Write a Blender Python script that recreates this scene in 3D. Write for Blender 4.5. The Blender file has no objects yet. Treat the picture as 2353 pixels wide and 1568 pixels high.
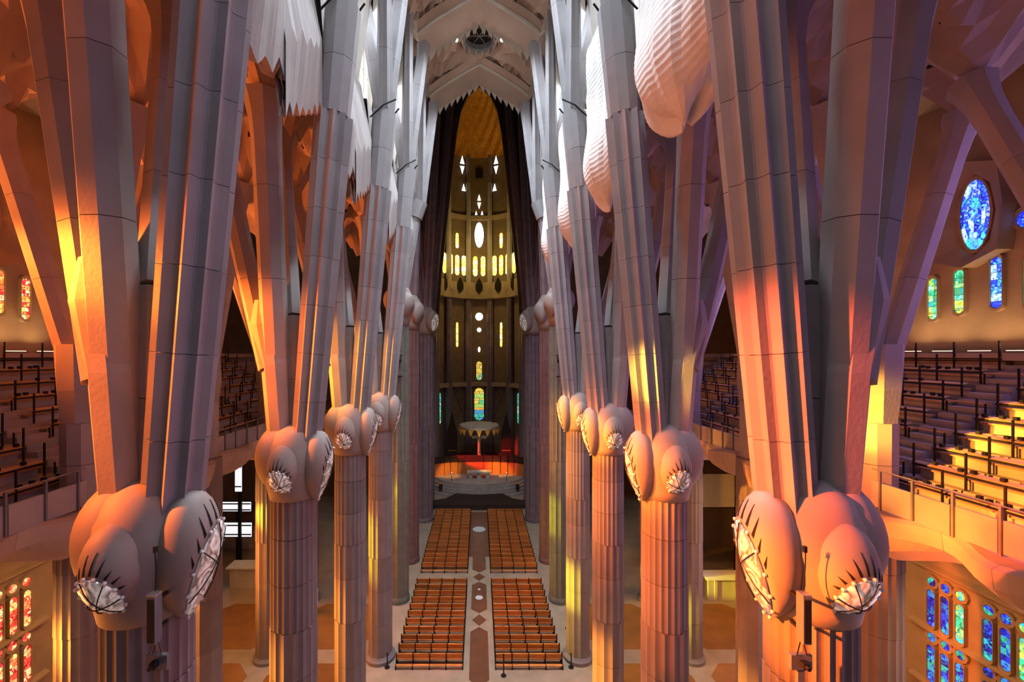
import bpy, math, random
from mathutils import Vector, Matrix
PI = math.pi
R = random.Random(7)
sc = bpy.context.scene
C = bpy.data.collections.new('place'); sc.collection.children.link(C)

# ------------------------------------------------------------------ camera
# photograph: 2353 x 1568, focal length 970 px, vanishing point (1101, 815)
cam = bpy.data.objects.new('camera', bpy.data.cameras.new('camera')); C.objects.link(cam)
cam.location = (0, 0, 23); cam.rotation_euler = (PI/2, 0, 0)
cam.data.sensor_width = 36; cam.data.lens = 36*970/2353
cam.data.shift_x = 75.5/2353; cam.data.shift_y = 31/2353
cam.data.clip_end = 400; cam.data.clip_start = 0.1
sc.camera = cam
sc.view_settings.view_transform = 'Standard'; sc.view_settings.look = 'None'
sc.view_settings.gamma = 1; sc.view_settings.use_curve_mapping = False
sc.view_settings.exposure = -0.2
cy = sc.cycles
cy.max_bounces = 4; cy.diffuse_bounces = 3; cy.glossy_bounces = 2; cy.transmission_bounces = 1; cy.transparent_max_bounces = 2
cy.caustics_reflective = False; cy.caustics_refractive = False; cy.sample_clamp_indirect = 4.0
cy.use_adaptive_sampling = True; cy.adaptive_threshold = 0.09; cy.use_denoising = True

# ------------------------------------------------------------------ world and light through the windows
w = bpy.data.worlds.new('world'); sc.world = w; w.use_nodes = True
w.node_tree.nodes['Background'].inputs[0].default_value = (0.30, 0.27, 0.33, 1)
w.node_tree.nodes['Background'].inputs[1].default_value = 0.10

def area(name, loc, target, sx, sy, power, col, spread=180):
    l = bpy.data.lights.new(name, 'AREA'); l.shape = 'RECTANGLE'; l.size = sx; l.size_y = sy
    l.energy = power; l.color = col; l.spread = math.radians(spread)
    o = bpy.data.objects.new(name, l); C.objects.link(o); o.location = loc
    o.rotation_euler = (Vector(target)-Vector(loc)).to_track_quat('-Z', 'Y').to_euler()
    return o
def spot(name, loc, target, ang, power, col, rad=0.25, blend=0.7):
    l = bpy.data.lights.new(name, 'SPOT'); l.spot_size = math.radians(ang); l.spot_blend = blend
    l.energy = power; l.color = col; l.shadow_soft_size = rad
    o = bpy.data.objects.new(name, l); C.objects.link(o); o.location = loc
    o.rotation_euler = (Vector(target)-Vector(loc)).to_track_quat('-Z', 'Y').to_euler()
    return o
def point(name, loc, power, col, rad=0.3):
    l = bpy.data.lights.new(name, 'POINT'); l.energy = power; l.color = col; l.shadow_soft_size = rad
    o = bpy.data.objects.new(name, l); C.objects.link(o); o.location = loc
    return o

# warm glass of the left wall: one light per bay, above and below the gallery; cool glass on the right
for y in (-2.0, 5.85, 13.35, 20.85, 28.35, 35.85):
    area('window_daylight_left', (-23.2, y, 27.6), (-11, y+2, 33.5), 4.5, 6.0, 1150*(.5 if y < 0 else 1), (1.0, 0.20, 0.035), 120)
    area('window_daylight_left_low', (-23.4, y, 8.0), (0, y, 8), 4.5, 5.5, 1250*(.5 if y < 0 else 1), (1.0, 0.28, 0.045), 95)
    area('window_daylight_right', (23.2, y, 28.2), (0, y+3, 24), 4.5, 7.0, 520, (0.50, 0.30, 0.85))
    area('window_daylight_right_low', (23.4, y, 8.0), (0, y, 8), 4.5, 5.5, 420, (0.70, 0.45, 0.55))
for y in (13.35, 20.85, 28.35, 35.85):
    for s in (-1, 1):
        area('gallery_soffit_fill', (s*19.0, y, 15.1), (s*18.0, y, 0), 2.5, 4.0, 420, (1.0, 0.50, 0.16), 150)  # added warm fill for the aisles, no fixtures built
# clear daylight of the clerestory, of the skylights in the vault crowns and of the facade window behind the viewer
for y, k in ((5.85,.45), (13.35,.8), (20.85,1.1), (28.35,1.4), (35.85,1.5)):
    for s in (-1, 1):
        area('clerestory_daylight', (s*7.9, y, 42.3), (0, y, 38), 5.0, 5.0, 800*k, (0.85, 0.91, 1.0))
    area('skylight', (0, y, 48.6), (0, y, 0), 1.8, 1.8, 1900*k, (0.78, 0.88, 1.0), 120)
area('facade_daylight', (0, -9, 34), (0, 22, 30), 11, 14, 380, (0.84, 0.80, 1.0))
# sun through single panes of the left wall: (window point, lit point, cone, power, colour)
ORANGE = (1.0, 0.17, 0.02); AMBER = (1.0, 0.34, 0.03); RED = (1.0, 0.11, 0.035); YELLOW = (1.0, 0.50, 0.05); LIME = (0.85, 0.75, 0.03)
for a, b, ang, pw, col in (
        ((-22.5, 5.0, 27.5), (7.2, 9.0, 17.4), 7, 200000, ORANGE),
        ((-22.5, 5.0, 31.0), (7.4, 9.2, 21.6), 11, 190000, RED),
        ((-22.5, 13.0, 27.0), (16.0, 17.0, 20.6), 5.5, 300000, YELLOW),
        ((-22.5, 11.5, 31.0), (19.0, 14.8, 19.0), 10, 170000, AMBER),
        ((-22.5, 12.5, 29.0), (17.2, 16.6, 18.2), 5, 120000, RED),
        ((-22.5, 12.0, 26.0), (15.0, 14.0, 16.3), 6, 260000, ORANGE),
        ((-22.5, 13.0, 28.0), (7.4, 16.6, 18.0), 7, 150000, ORANGE),
        ((-22.5, 20.5, 27.0), (7.4, 24.2, 18.0), 6, 120000, AMBER),
        ((-22.5, 28.0, 27.0), (7.4, 31.7, 18.4), 6, 120000, AMBER),
        ((-22.5, 20.0, 13.0), (7.4, 24.2, 5.0), 9, 120000, AMBER),
        ((-22.5, 28.0, 13.0), (7.4, 31.7, 5.5), 8, 120000, LIME),
        ((-22.5, 29.5, 13.0), (-7.7, 31.8, 8.5), 22, 24000, LIME),
        ((-22.5, 22.0, 13.0), (-7.7, 24.4, 7.0), 26, 26000, AMBER),
        ((-22.5, 14.0, 14.0), (-7.8, 17.0, 9.0), 26, 28000, AMBER),
        ((-22.5, 5.6, 29.5), (-8.7, 9.5, 25.0), 9, 75000, AMBER),
        ((-22.5, 5.2, 28.5), (-8.5, 9.4, 23.0), 30, 52000, ORANGE),
        ((-22.5, 13.2, 29.0), (-8.3, 17.0, 23.0), 24, 80000, ORANGE),
        ((-22.5, 20.8, 29.0), (-8.3, 24.5, 22.5), 22, 60000, AMBER),
        ((-22.5, 28.3, 29.0), (-8.3, 32.0, 22.5), 20, 50000, AMBER),
        ((-22.5, 13.5, 30.0), (-16.6, 17.0, 25.0), 40, 14000, ORANGE),
        ((-22.5, 32.5, 9.0), (23.0, 39.6, 1.5), 4, 220000, LIME),
        ((-22.5, 36.0, 13.0), (7.2, 39.2, 8.0), 9, 60000, LIME),
        ((-22.5, 36.0, 13.0), (-7.7, 39.2, 9.0), 24, 12000, LIME)):
    spot('sun_through_pane', a, b, ang, pw*1.7, col, .3, .85)

# ------------------------------------------------------------------ helpers
KIDS = {}
def tag(o, label=None, cat=None, group=None, kind=None):
    if label: o['label'] = label
    if cat: o['category'] = cat
    if group: o['group'] = group
    if kind: o['kind'] = kind
    return o
def empty(name, loc=(0,0,0), label=None, cat=None, group=None, kind=None):
    o = bpy.data.objects.new(name, None); C.objects.link(o); o.location = loc
    o.empty_display_size = 0.3
    return tag(o, label, cat, group, kind)
def place(o, parent, loc=None, rot=None):
    C.objects.link(o); o.parent = parent
    if loc is not None: o.location = loc
    if rot is not None: o.rotation_euler = rot
    return o
def inst(name, mesh, parent=None, loc=(0,0,0), rot=None, scale=None):
    o = bpy.data.objects.new(name, mesh); C.objects.link(o); o.parent = parent; o.location = loc
    if parent is not None: KIDS.setdefault(parent.name, []).append(o)
    if rot is not None: o.rotation_euler = rot
    if scale is not None: o.scale = scale
    return o
def copy_tree(root, parent=None):
    c = root.copy(); C.objects.link(c); c.parent = parent
    if parent is not None: KIDS.setdefault(parent.name, []).append(c)
    for ch in list(KIDS.get(root.name, [])): copy_tree(ch, c)
    return c
def frame_from(d):
    d = Vector(d).normalized()
    a = Vector((0,1,0)) if abs(d.y) < 0.9 else Vector((1,0,0))
    x = a.cross(d).normalized(); y = d.cross(x).normalized()
    return x, y, d

class MB:
    def __init__(self): self.v = []; self.f = []; self.mi = []; self.cm = 0
    def add(self, vs, fs):
        b = len(self.v); self.v += [tuple(p) for p in vs]
        for f in fs: self.f.append(tuple(b+i for i in f)); self.mi.append(self.cm)
        return self
    def box(self, c, s, rz=0, tilt=None):
        m = Matrix.Rotation(rz, 3, 'Z')
        if tilt is not None: m = m @ Matrix.Rotation(tilt[1], 3, tilt[0])
        vs = []
        for dz in (-.5,.5):
            for dx, dy in ((-.5,-.5),(.5,-.5),(.5,.5),(-.5,.5)):
                vs.append(Vector(c) + m @ Vector((dx*s[0], dy*s[1], dz*s[2])))
        return self.add(vs, [(0,3,2,1),(4,5,6,7),(0,1,5,4),(1,2,6,5),(2,3,7,6),(3,0,4,7)])
    def loft(self, rings, cap=True, closed=True):
        n = len(rings[0]); vs = [p for r in rings for p in r]; fs = []
        for k in range(len(rings)-1):
            for i in range(n if closed else n-1):
                j = (i+1) % n
                fs.append((k*n+i, k*n+j, (k+1)*n+j, (k+1)*n+i))
        if cap and closed:
            fs.append(tuple(reversed(range(n)))); fs.append(tuple((len(rings)-1)*n+i for i in range(n)))
        return self.add(vs, fs)
    def tube(self, p0, p1, r0, r1, n=6, cap=True):
        x, y, d = frame_from(Vector(p1)-Vector(p0)); rings = []
        for p, r in ((p0, r0), (p1, r1)):
            rings.append([Vector(p)+(x*math.cos(2*PI*i/n)+y*math.sin(2*PI*i/n))*r for i in range(n)])
        return self.loft(rings, cap)
    def path(self, pts, r, n=5):
        for a, b in zip(pts[:-1], pts[1:]): self.tube(a, b, r, r, n)
        return self
    def prism(self, poly, axis, a, b):
        # poly in the two other axes (in order), extruded along axis from a to b
        def mk(p, t):
            if axis == 'x': return (t, p[0], p[1])
            if axis == 'y': return (p[0], t, p[1])
            return (p[0], p[1], t)
        return self.loft([[mk(p, a) for p in poly], [mk(p, b) for p in poly]])
    def sphere(self, c, r, nu=12, nv=8, m=None):
        rings = []
        for k in range(nv+1):
            a = -PI/2+PI*k/nv; ca = max(math.cos(a), 0.01); ring = []
            for i in range(nu):
                p = Vector((r[0]*ca*math.cos(2*PI*i/nu), r[1]*ca*math.sin(2*PI*i/nu), r[2]*math.sin(a)))
                if m is not None: p = m @ p
                ring.append(Vector(c)+p)
            rings.append(ring)
        return self.loft(rings)
    def mesh(self, name, mats, smooth=False):
        me = bpy.data.meshes.new(name); me.from_pydata(self.v, [], self.f)
        if not isinstance(mats, (list, tuple)): mats = [mats]
        for m in mats: me.materials.append(m)
        if len(mats) > 1: me.polygons.foreach_set('material_index', self.mi)
        if smooth: me.polygons.foreach_set('use_smooth', [True]*len(me.polygons))
        me.update(); return me
    def build(self, name, mats, parent=None, loc=(0,0,0), rot=None, smooth=False):
        return inst(name, self.mesh(name, mats, smooth), parent, loc, rot)

# ------------------------------------------------------------------ materials
def nodes(name):
    m = bpy.data.materials.new(name); m.use_nodes = True
    nt = m.node_tree; return m, nt, nt.nodes['Principled BSDF']
def stone(name, col, rough=0.75, scale=1.5, var=0.18, bump=0.15, rnd=0.12, metallic=0.0, stretch=None, spec=0.3):
    m, nt, b = nodes(name); N = nt.nodes; L = nt.links
    tc = N.new('ShaderNodeTexCoord'); mp = N.new('ShaderNodeMapping')
    L.new(tc.outputs['Object'], mp.inputs[0])
    if stretch: mp.inputs['Scale'].default_value = stretch
    n1 = N.new('ShaderNodeTexNoise'); n1.inputs['Scale'].default_value = scale; n1.inputs['Detail'].default_value = 3
    n2 = N.new('ShaderNodeTexNoise'); n2.inputs['Scale'].default_value = scale*14; n2.inputs['Detail'].default_value = 1
    L.new(mp.outputs[0], n1.inputs['Vector']); L.new(mp.outputs[0], n2.inputs['Vector'])
    r = N.new('ShaderNodeMapRange'); r.inputs[1].default_value = 0.3; r.inputs[2].default_value = 0.7
    r.inputs[3].default_value = 1-var; r.inputs[4].default_value = 1+var
    L.new(n1.outputs[0], r.inputs[0])
    oi = N.new('ShaderNodeObjectInfo'); r2 = N.new('ShaderNodeMapRange')
    r2.inputs[3].default_value = 1-rnd; r2.inputs[4].default_value = 1+rnd
    L.new(oi.outputs['Random'], r2.inputs[0])
    mu = N.new('ShaderNodeMath'); mu.operation = 'MULTIPLY'
    L.new(r.outputs[0], mu.inputs[0]); L.new(r2.outputs[0], mu.inputs[1])
    vm = N.new('ShaderNodeVectorMath'); vm.operation = 'SCALE'; vm.inputs[0].default_value = col[:3]
    L.new(mu.outputs[0], vm.inputs['Scale']); L.new(vm.outputs[0], b.inputs['Base Color'])
    b.inputs['Roughness'].default_value = rough; b.inputs['Metallic'].default_value = metallic
    b.inputs['Specular IOR Level'].default_value = spec
    if bump:
        bp = N.new('ShaderNodeBump'); bp.inputs['Strength'].default_value = bump; bp.inputs['Distance'].default_value = 0.05
        L.new(n2.outputs[0], bp.inputs['Height']); L.new(bp.outputs[0], b.inputs['Normal'])
    return m
def glow_glass(name, cols, strength, scale=6.0):
    # lit stained glass: one colour per pane (object random) with streaky brightness
    m, nt, b = nodes(name); N = nt.nodes; L = nt.links
    oi = N.new('ShaderNodeObjectInfo'); cr = N.new('ShaderNodeValToRGB'); cr.color_ramp.interpolation = 'CONSTANT'
    el = cr.color_ramp.elements
    while len(el) < len(cols): el.new(0.5)
    for i, c in enumerate(cols): el[i].position = i/len(cols); el[i].color = (*c, 1)
    tc = N.new('ShaderNodeTexCoord'); n1 = N.new('ShaderNodeTexNoise'); n1.inputs['Scale'].default_value = scale
    L.new(tc.outputs['Object'], n1.inputs['Vector'])
    ad = N.new('ShaderNodeMath'); ad.operation = 'MULTIPLY_ADD'; ad.inputs[1].default_value = 0.5
    fr = N.new('ShaderNodeMath'); fr.operation = 'FRACT'
    L.new(n1.outputs[0], ad.inputs[0]); L.new(oi.outputs['Random'], ad.inputs[2]); L.new(ad.outputs[0], fr.inputs[0]); L.new(fr.outputs[0], cr.inputs[0])
    r = N.new('ShaderNodeMapRange'); r.inputs[1].default_value = .3; r.inputs[2].default_value = .7
    r.inputs[3].default_value = strength*.45; r.inputs[4].default_value = strength*1.5
    L.new(n1.outputs[0], r.inputs[0])
    b.inputs['Base Color'].default_value = (.02,.02,.02,1); b.inputs['Roughness'].default_value = .2
    L.new(cr.outputs[0], b.inputs['Emission Color']); L.new(r.outputs[0], b.inputs['Emission Strength'])
    return m

M = {}
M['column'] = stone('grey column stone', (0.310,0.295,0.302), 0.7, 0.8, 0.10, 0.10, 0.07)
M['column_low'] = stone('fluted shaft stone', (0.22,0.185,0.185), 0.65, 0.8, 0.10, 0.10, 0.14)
M['sand'] = stone('pale sandstone', (0.338,0.302,0.288), 0.7, 0.8, 0.10, 0.10, 0.07)
M['knot'] = stone('smooth capital stone', (0.330,0.277,0.247), 0.6, 0.6, 0.08, 0.06, 0.04)
M['basalt'] = stone('green grey basalt', (0.16,0.16,0.13), 0.45, 1.2, 0.15, 0.08, 0.08)
M['porphyry'] = stone('dark red porphyry', (0.20,0.105,0.10), 0.4, 1.2, 0.15, 0.08, 0.10)
M['granite'] = stone('dark violet granite', (0.19,0.14,0.15), 0.45, 1.2, 0.15, 0.08, 0.10)
M['vault'] = stone('beige vault plaster', (0.375,0.285,0.232), 0.8, 0.5, 0.10, 0.08, 0.06)
M['vaultn'] = stone('brown nave vault plaster', (0.50,0.36,0.28), 0.8, 0.5, 0.10, 0.08, 0.06)
M['apse'] = stone('shaded apse plaster', (0.20,0.14,0.085), 0.8, 0.7, 0.14, 0.12, 0.05)  # dimness of apse and transept walls put into the plaster colour
M['cream'] = stone('cream stone', (0.540,0.495,0.435), 0.8, 0.8, 0.10, 0.10, 0.06)
M['wall'] = stone('ochre wall plaster', (0.352,0.264,0.176), 0.85, 0.7, 0.14, 0.12, 0.05)
M['tier'] = stone('pale concrete tier', (0.390,0.345,0.307), 0.85, 1.0, 0.14, 0.15, 0.10)
M['fascia'] = stone('cast balcony stone', (0.448,0.352,0.288), 0.75, 0.8, 0.10, 0.10, 0.08)
M['panel'] = stone('parapet panel concrete', (0.320,0.296,0.288), 0.8, 1.2, 0.12, 0.12, 0.12)
M['dark'] = stone('shaded tower stone', (0.10,0.065,0.055), 0.85, 0.5, 0.18, 0.1, 0.1)  # gloom of tower, transept ceilings and apse arch put into the colour
M['iron'] = stone('black painted iron', (0.018,0.016,0.016), 0.5, 4, 0.2, 0.05, 0.1, 0.3)
M['black'] = stone('matt black', (0.010,0.010,0.011), 0.7, 4, 0.2, 0.05, 0.1)
M['wood'] = stone('orange brown bench wood', (0.58,0.225,0.06), 0.45, 1.5, 0.25, 0.06, 0.22, stretch=(1,8,8))
M['woodpale'] = stone('pale oak rail', (0.46,0.27,0.12), 0.5, 1.5, 0.2, 0.06, 0.18, stretch=(8,1,8))
M['marble'] = stone('cream marble floor', (0.36,0.275,0.20), 0.35, 0.7, 0.14, 0.02, 0.06, spec=0.5)
M['panelfloor'] = stone('brown stone inlay', (0.27,0.115,0.026), 0.5, 0.7, 0.18, 0.03, 0.10, spec=0.4)
M['inlay'] = stone('red brown porphyry inlay', (0.15,0.052,0.03), 0.35, 1.0, 0.18, 0.02, 0.06, spec=0.5)
M['carpet'] = stone('dark brown carpet', (0.045,0.026,0.020), 0.95, 3, 0.2, 0.3, 0.05)
M['net'] = stone('white safety net', (0.86,0.84,0.80), 0.9, 1.2, 0.10, 0.2, 0.03)
M['lead'] = stone('dark window lead', (0.02,0.017,0.015), 0.6, 5, 0.2, 0.05, 0.1)
M['metal'] = stone('brushed steel', (0.45,0.43,0.41), 0.35, 5, 0.15, 0.05, 0.05, 0.8)
M['greybox'] = stone('grey lacquered steel', (0.16,0.16,0.18), 0.5, 3, 0.1, 0.02, 0.05)
M['white'] = stone('white lacquer', (0.72,0.72,0.72), 0.5, 2, 0.06, 0.02, 0.05)
M['gold'] = stone('gilt dome mosaic', (0.62,0.33,0.06), 0.45, 3.0, 0.25, 0.1, 0.1, 0.25)
M['hole_shade'] = stone('opening shade', (0.012,0.008,0.006), 0.9, 4, 0.2, 0.0, 0.1)  # near-black faces carry the shade inside vents, slits and niches
M['redcloth'] = stone('dark red cloth', (0.16,0.02,0.02), 0.9, 4, 0.2, 0.1, 0.1)
M['warm'] = glow_glass('warm stained glass', [(1,.12,.03),(1,.35,.06),(1,.72,.25),(1,.9,.55),(1,.2,.04),(1,.55,.10),(.85,.03,.03),(1,.85,.35)], 1.9)
M['warmlow'] = glow_glass('red stained glass', [(1,.05,.03),(1,.20,.06),(1,.60,.15),(.8,.02,.04),(1,.35,.12),(1,.75,.30),(.45,.01,.01),(.9,.08,.05)], 1.6)
M['cool'] = glow_glass('blue stained glass', [(.03,.05,1),(.05,.25,1),(.25,.60,1),(.55,.80,1),(.04,.10,.9),(.10,.45,.95),(.02,.02,.55),(.08,.70,.80)], 1.6)
M['green'] = glow_glass('green stained glass', [(.05,.75,.35),(.15,.9,.45),(.55,.9,.15),(.45,1,.80),(.03,.55,.40),(.85,.85,.12),(.05,.65,.75),(.10,.45,.15)], 1.3)
M['coollow'] = glow_glass('deep blue stained glass', [(.02,.03,.75),(.03,.12,.9),(.05,.35,.9),(.02,.02,.4),(.03,.5,.65),(.05,.6,.35),(.03,.20,.8),(.01,.01,.2)], 1.1)
M['amber'] = glow_glass('golden apse glass', [(1,.75,.15),(1,.62,.08),(1,.85,.35),(1,.70,.10),(1,.95,.6),(.95,.55,.05)], 3.0)
M['bright'] = glow_glass('bright clear glass', [(1,.93,.75),(1,.97,.85),(1,.9,.62),(.95,.97,1)], 4.0)
M['sky'] = glow_glass('clerestory clear glass', [(.93,.96,1),(1,.97,.92),(.88,.94,1),(1,1,1)], 2.2, 1.5)
M['applow'] = glow_glass('apse coloured glass', [(1,.45,.05),(1,.70,.10),(.55,.8,.15),(.10,.65,.30),(1,.55,.06),(.95,.85,.30),(.15,.55,.45)], 1.0)
M['bluelow'] = glow_glass('apse blue green glass', [(.05,.6,.3),(.1,.75,.45),(.1,.3,.9),(.5,.85,.6),(.04,.45,.25)], 0.9)
def lens_mat():
    m, nt, b = nodes('lamp lens'); N = nt.nodes; L = nt.links
    tc = N.new('ShaderNodeTexCoord'); n1 = N.new('ShaderNodeTexNoise'); n1.inputs['Scale'].default_value = 2.2; n1.inputs['Distortion'].default_value = 2.5
    L.new(tc.outputs['Object'], n1.inputs['Vector'])
    cr = N.new('ShaderNodeValToRGB'); e = cr.color_ramp.elements
    e[0].position = .30; e[0].color = (.10,.06,.045,1); e[1].position = .62; e[1].color = (.95,.86,.80,1)
    k = e.new(.45); k.color = (.42,.34,.30,1)
    L.new(n1.outputs[0], cr.inputs[0])
    L.new(cr.outputs[0], b.inputs['Emission Color']); b.inputs['Emission Strength'].default_value = 0.30
    L.new(cr.outputs[0], b.inputs['Base Color']); b.inputs['Roughness'].default_value = .15
    return m
M['lens'] = lens_mat()
def glow(name, col, s):
    m, nt, b = nodes(name); b.inputs['Base Color'].default_value = (*col, 1)
    b.inputs['Emission Color'].default_value = (*col, 1); b.inputs['Emission Strength'].default_value = s
    return m
M['lamp'] = glow('warm lamp glow', (1, .72, .42), 3.0)
M['lampwhite'] = glow('white lamp glow', (.92, .96, 1), 1.1)

for k_ in ('warm','warmlow','cool','green','coollow','amber','bright','sky','applow','bluelow','lens','lamp','lampwhite'):
    M[k_].cycles.emission_sampling = 'NONE'   # the panes glow; the daylight they pass is cast by the window lights

# ------------------------------------------------------------------ layout
YN = [9.6 + 7.5*i for i in range(5)]          # column pairs along the nave
XI, XO, XW = 7.5, 16.0, 24.6                  # nave row, aisle row, outer wall
SIDE = {-1: 'left', 1: 'right'}
ORD = ['first','second','third','fourth','fifth','sixth','seventh','eighth','ninth','tenth','eleventh','twelfth','thirteenth','fourteenth','fifteenth','sixteenth','seventeenth','eighteenth']

# ------------------------------------------------------------------ floor
fl = MB(); fl.box((0, 45, -0.25), (90, 130, 0.5))
floor = tag(fl.build('floor', M['marble']), 'cream marble floor of the whole church', 'floor', kind='structure')
def inlay(poly, mat, name, z=0.012):
    m = MB(); m.prism(poly, 'z', 0.0, z); return m.build(name, mat, floor)
def octa(x0, x1, y0, y1, c=1.2):
    return [(x0+c,y0),(x1-c,y0),(x1,y0+c),(x1,y1-c),(x1-c,y1),(x0+c,y1),(x0,y1-c),(x0,y0+c)]
for y in [9.6-7.5]+YN[:4]:
    for s in (-1, 1):
        a, b = sorted((s*8.9, s*15.2)); inlay(octa(a, b, y+0.8, y+6.8), M['panelfloor'], 'floor_panel')
        a, b = sorted((s*16.6, s*23.6)); inlay(octa(a, b, y+0.8, y+6.8), M['panelfloor'], 'floor_panel')
def hexa(y0, y1, w, t=0.6): return [(-w,y0+t),(0,y0),(w,y0+t),(w,y1-t),(0,y1),(-w,y1-t)]
inlay(hexa(22, 28.6, .72), M['inlay'], 'inlay_strip')
inlay(hexa(29.2, 35.6, .72), M['inlay'], 'inlay_strip')
inlay([(-.62,36.55),(0,35.75),(.62,36.55),(0,37.35)], M['inlay'], 'inlay_diamond')
inlay(hexa(37.5, 42.7, .72), M['inlay'], 'inlay_strip')
inlay([(-.62,43.6),(0,42.85),(.62,43.6),(0,44.35)], M['inlay'], 'inlay_diamond')
inlay([(-.72,45.1),(0,44.5),(.72,45.1),(.72,48.0),(-.72,48.0)], M['inlay'], 'inlay_strip')
inlay([(-1.45,48.0),(1.45,48.0),(1.45,61.5),(-1.45,61.5)], M['inlay'], 'inlay_carpet')
def disc(cx, cy, r, n=20): return [(cx+r*math.cos(2*PI*i/n), cy+r*math.sin(2*PI*i/n)) for i in range(n)]
for cy, r in ((39.9, .36), (41.3, .14), (55.5, .85)):
    m = MB(); m.prism(disc(0, cy, r), 'z', 0.012, 0.024)
    m.build('pale_floor_disc', M['white'], floor)  # plain white discs on the centre line of the floor

# ------------------------------------------------------------------ outer walls and windows
walls = {}
for s in (-1, 1):
    m = MB(); m.box((s*(XW+.4), 15.2, 19), (.8, 50.4, 38))
    walls[s] = tag(m.build('wall_'+SIDE[s], M['wall']), 'ochre outer wall of the %s aisle' % SIDE[s], 'wall', kind='structure')
WN = [0]
def clip_outline(zz, z0, z1, w):
    r = w/2
    if zz > z1-r: return math.sqrt(max(0, r*r-(zz-(z1-r))**2))
    if zz < z0+r: return math.sqrt(max(0, r*r-((z0+r)-zz)**2))
    return r
def pane_mesh(poly, key):
    cx = sum(p[0] for p in poly)/len(poly); cz = sum(p[1] for p in poly)/len(poly)
    q = [(cx+(p[0]-cx)*.93, cz+(p[1]-cz)*.95) for p in poly]
    m = MB(); m.prism(q, 'x', -.03, .03); return m
def lancet_polys(z0, z1, w, n, rng):
    cuts = [z0]+sorted(z0+(z1-z0)*(k+rng.uniform(-.25,.25))/n for k in range(1, n))+[z1]
    polys = []
    for a, b in zip(cuts[:-1], cuts[1:]):
        zs = [a+(b-a)*t for t in (0.02,.25,.5,.75,.98)]
        L_ = [(-clip_outline(z, z0, z1, w), z) for z in zs]; R_ = [(clip_outline(z, z0, z1, w), z) for z in zs]
        if rng.random() < .6:
            k = rng.uniform(-.2,.2)*w; k2 = rng.uniform(-.2,.2)*w
            polys.append(L_[::-1]+[(k*.6, zs[0]),(k2*.6, zs[-1])])
            polys.append(R_+[(k2*.6, zs[-1]),(k*.6, zs[0])])
        else: polys.append(L_[::-1]+R_)
    return polys
def oval_polys(ry, rz, rings, sect, rng):
    polys = []; rad = [0]+[(k+1)/rings for k in range(rings)]
    for k in range(rings):
        n = max(3, int(sect*(rad[k]+rad[k+1])/2)) if rings > 1 else sect
        off = rng.uniform(0, 1)
        for i in range(n):
            a0, a1 = 2*PI*(i+off)/n, 2*PI*(i+1+off)/n
            out = [(ry*rad[k+1]*math.cos(a0+(a1-a0)*t/3), rz*rad[k+1]*math.sin(a0+(a1-a0)*t/3)) for t in range(4)]
            if k == 0: polys.append(out+[(0,0)])
            else: polys.append(out+[(ry*rad[k]*math.cos(a1-(a1-a0)*t/3), rz*rad[k]*math.sin(a1-(a1-a0)*t/3)) for t in range(4)])
    return polys
def stadium(z0, z1, w, g=0, n=7):
    r = w/2+g; pts = []
    for i in range(n+1): a = PI*i/n; pts.append((r*math.cos(a), z1-w/2+r*math.sin(a)))
    for i in range(n+1): a = PI+PI*i/n; pts.append((r*math.cos(a), z0+w/2+r*math.sin(a)))
    return pts
def oval(ry, rz, zc, n=18): return [(ry*math.cos(2*PI*i/n), zc+rz*math.sin(2*PI*i/n)) for i in range(n)]
def window(s, y, outline, polys, mat, label, deep=.16, surround=True, X=None):
    WN[0] += 1; X = XW if X is None else X
    e = empty('window_%d' % WN[0], (s*(X-.06), y, 0), label, 'window', kind='structure')
    m = MB(); m.prism([(p[0]*1.06, p[1]) for p in outline], 'x', .0, .05); m.build('lead_frame', M['lead'], e)
    if surround:
        cz = sum(p[1] for p in outline)/len(outline)
        def gr(g):
            o = []
            for p in outline:
                d = Vector((p[0], p[1]-cz)); n_ = d.normalized(); o.append((p[0]+n_.x*g, p[1]+n_.y*g))
            return o
        o1, o2 = gr(.02), gr(.16); x0, x1 = s*.06, -s*deep
        m = MB(); m.loft([[(x0,*p) for p in o2], [(x1,*p) for p in o2], [(x1*.9,*p) for p in o1], [(x0,*p) for p in o1]], cap=False)
        m.build('window_surround', M['wall'], e)
    for q in polys:
        o = pane_mesh(q, 0).build('pane', mat if not callable(mat) else mat(q), e); o.location = (-s*.05, 0, 0)
    return e
rng = random.Random(3)
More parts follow.
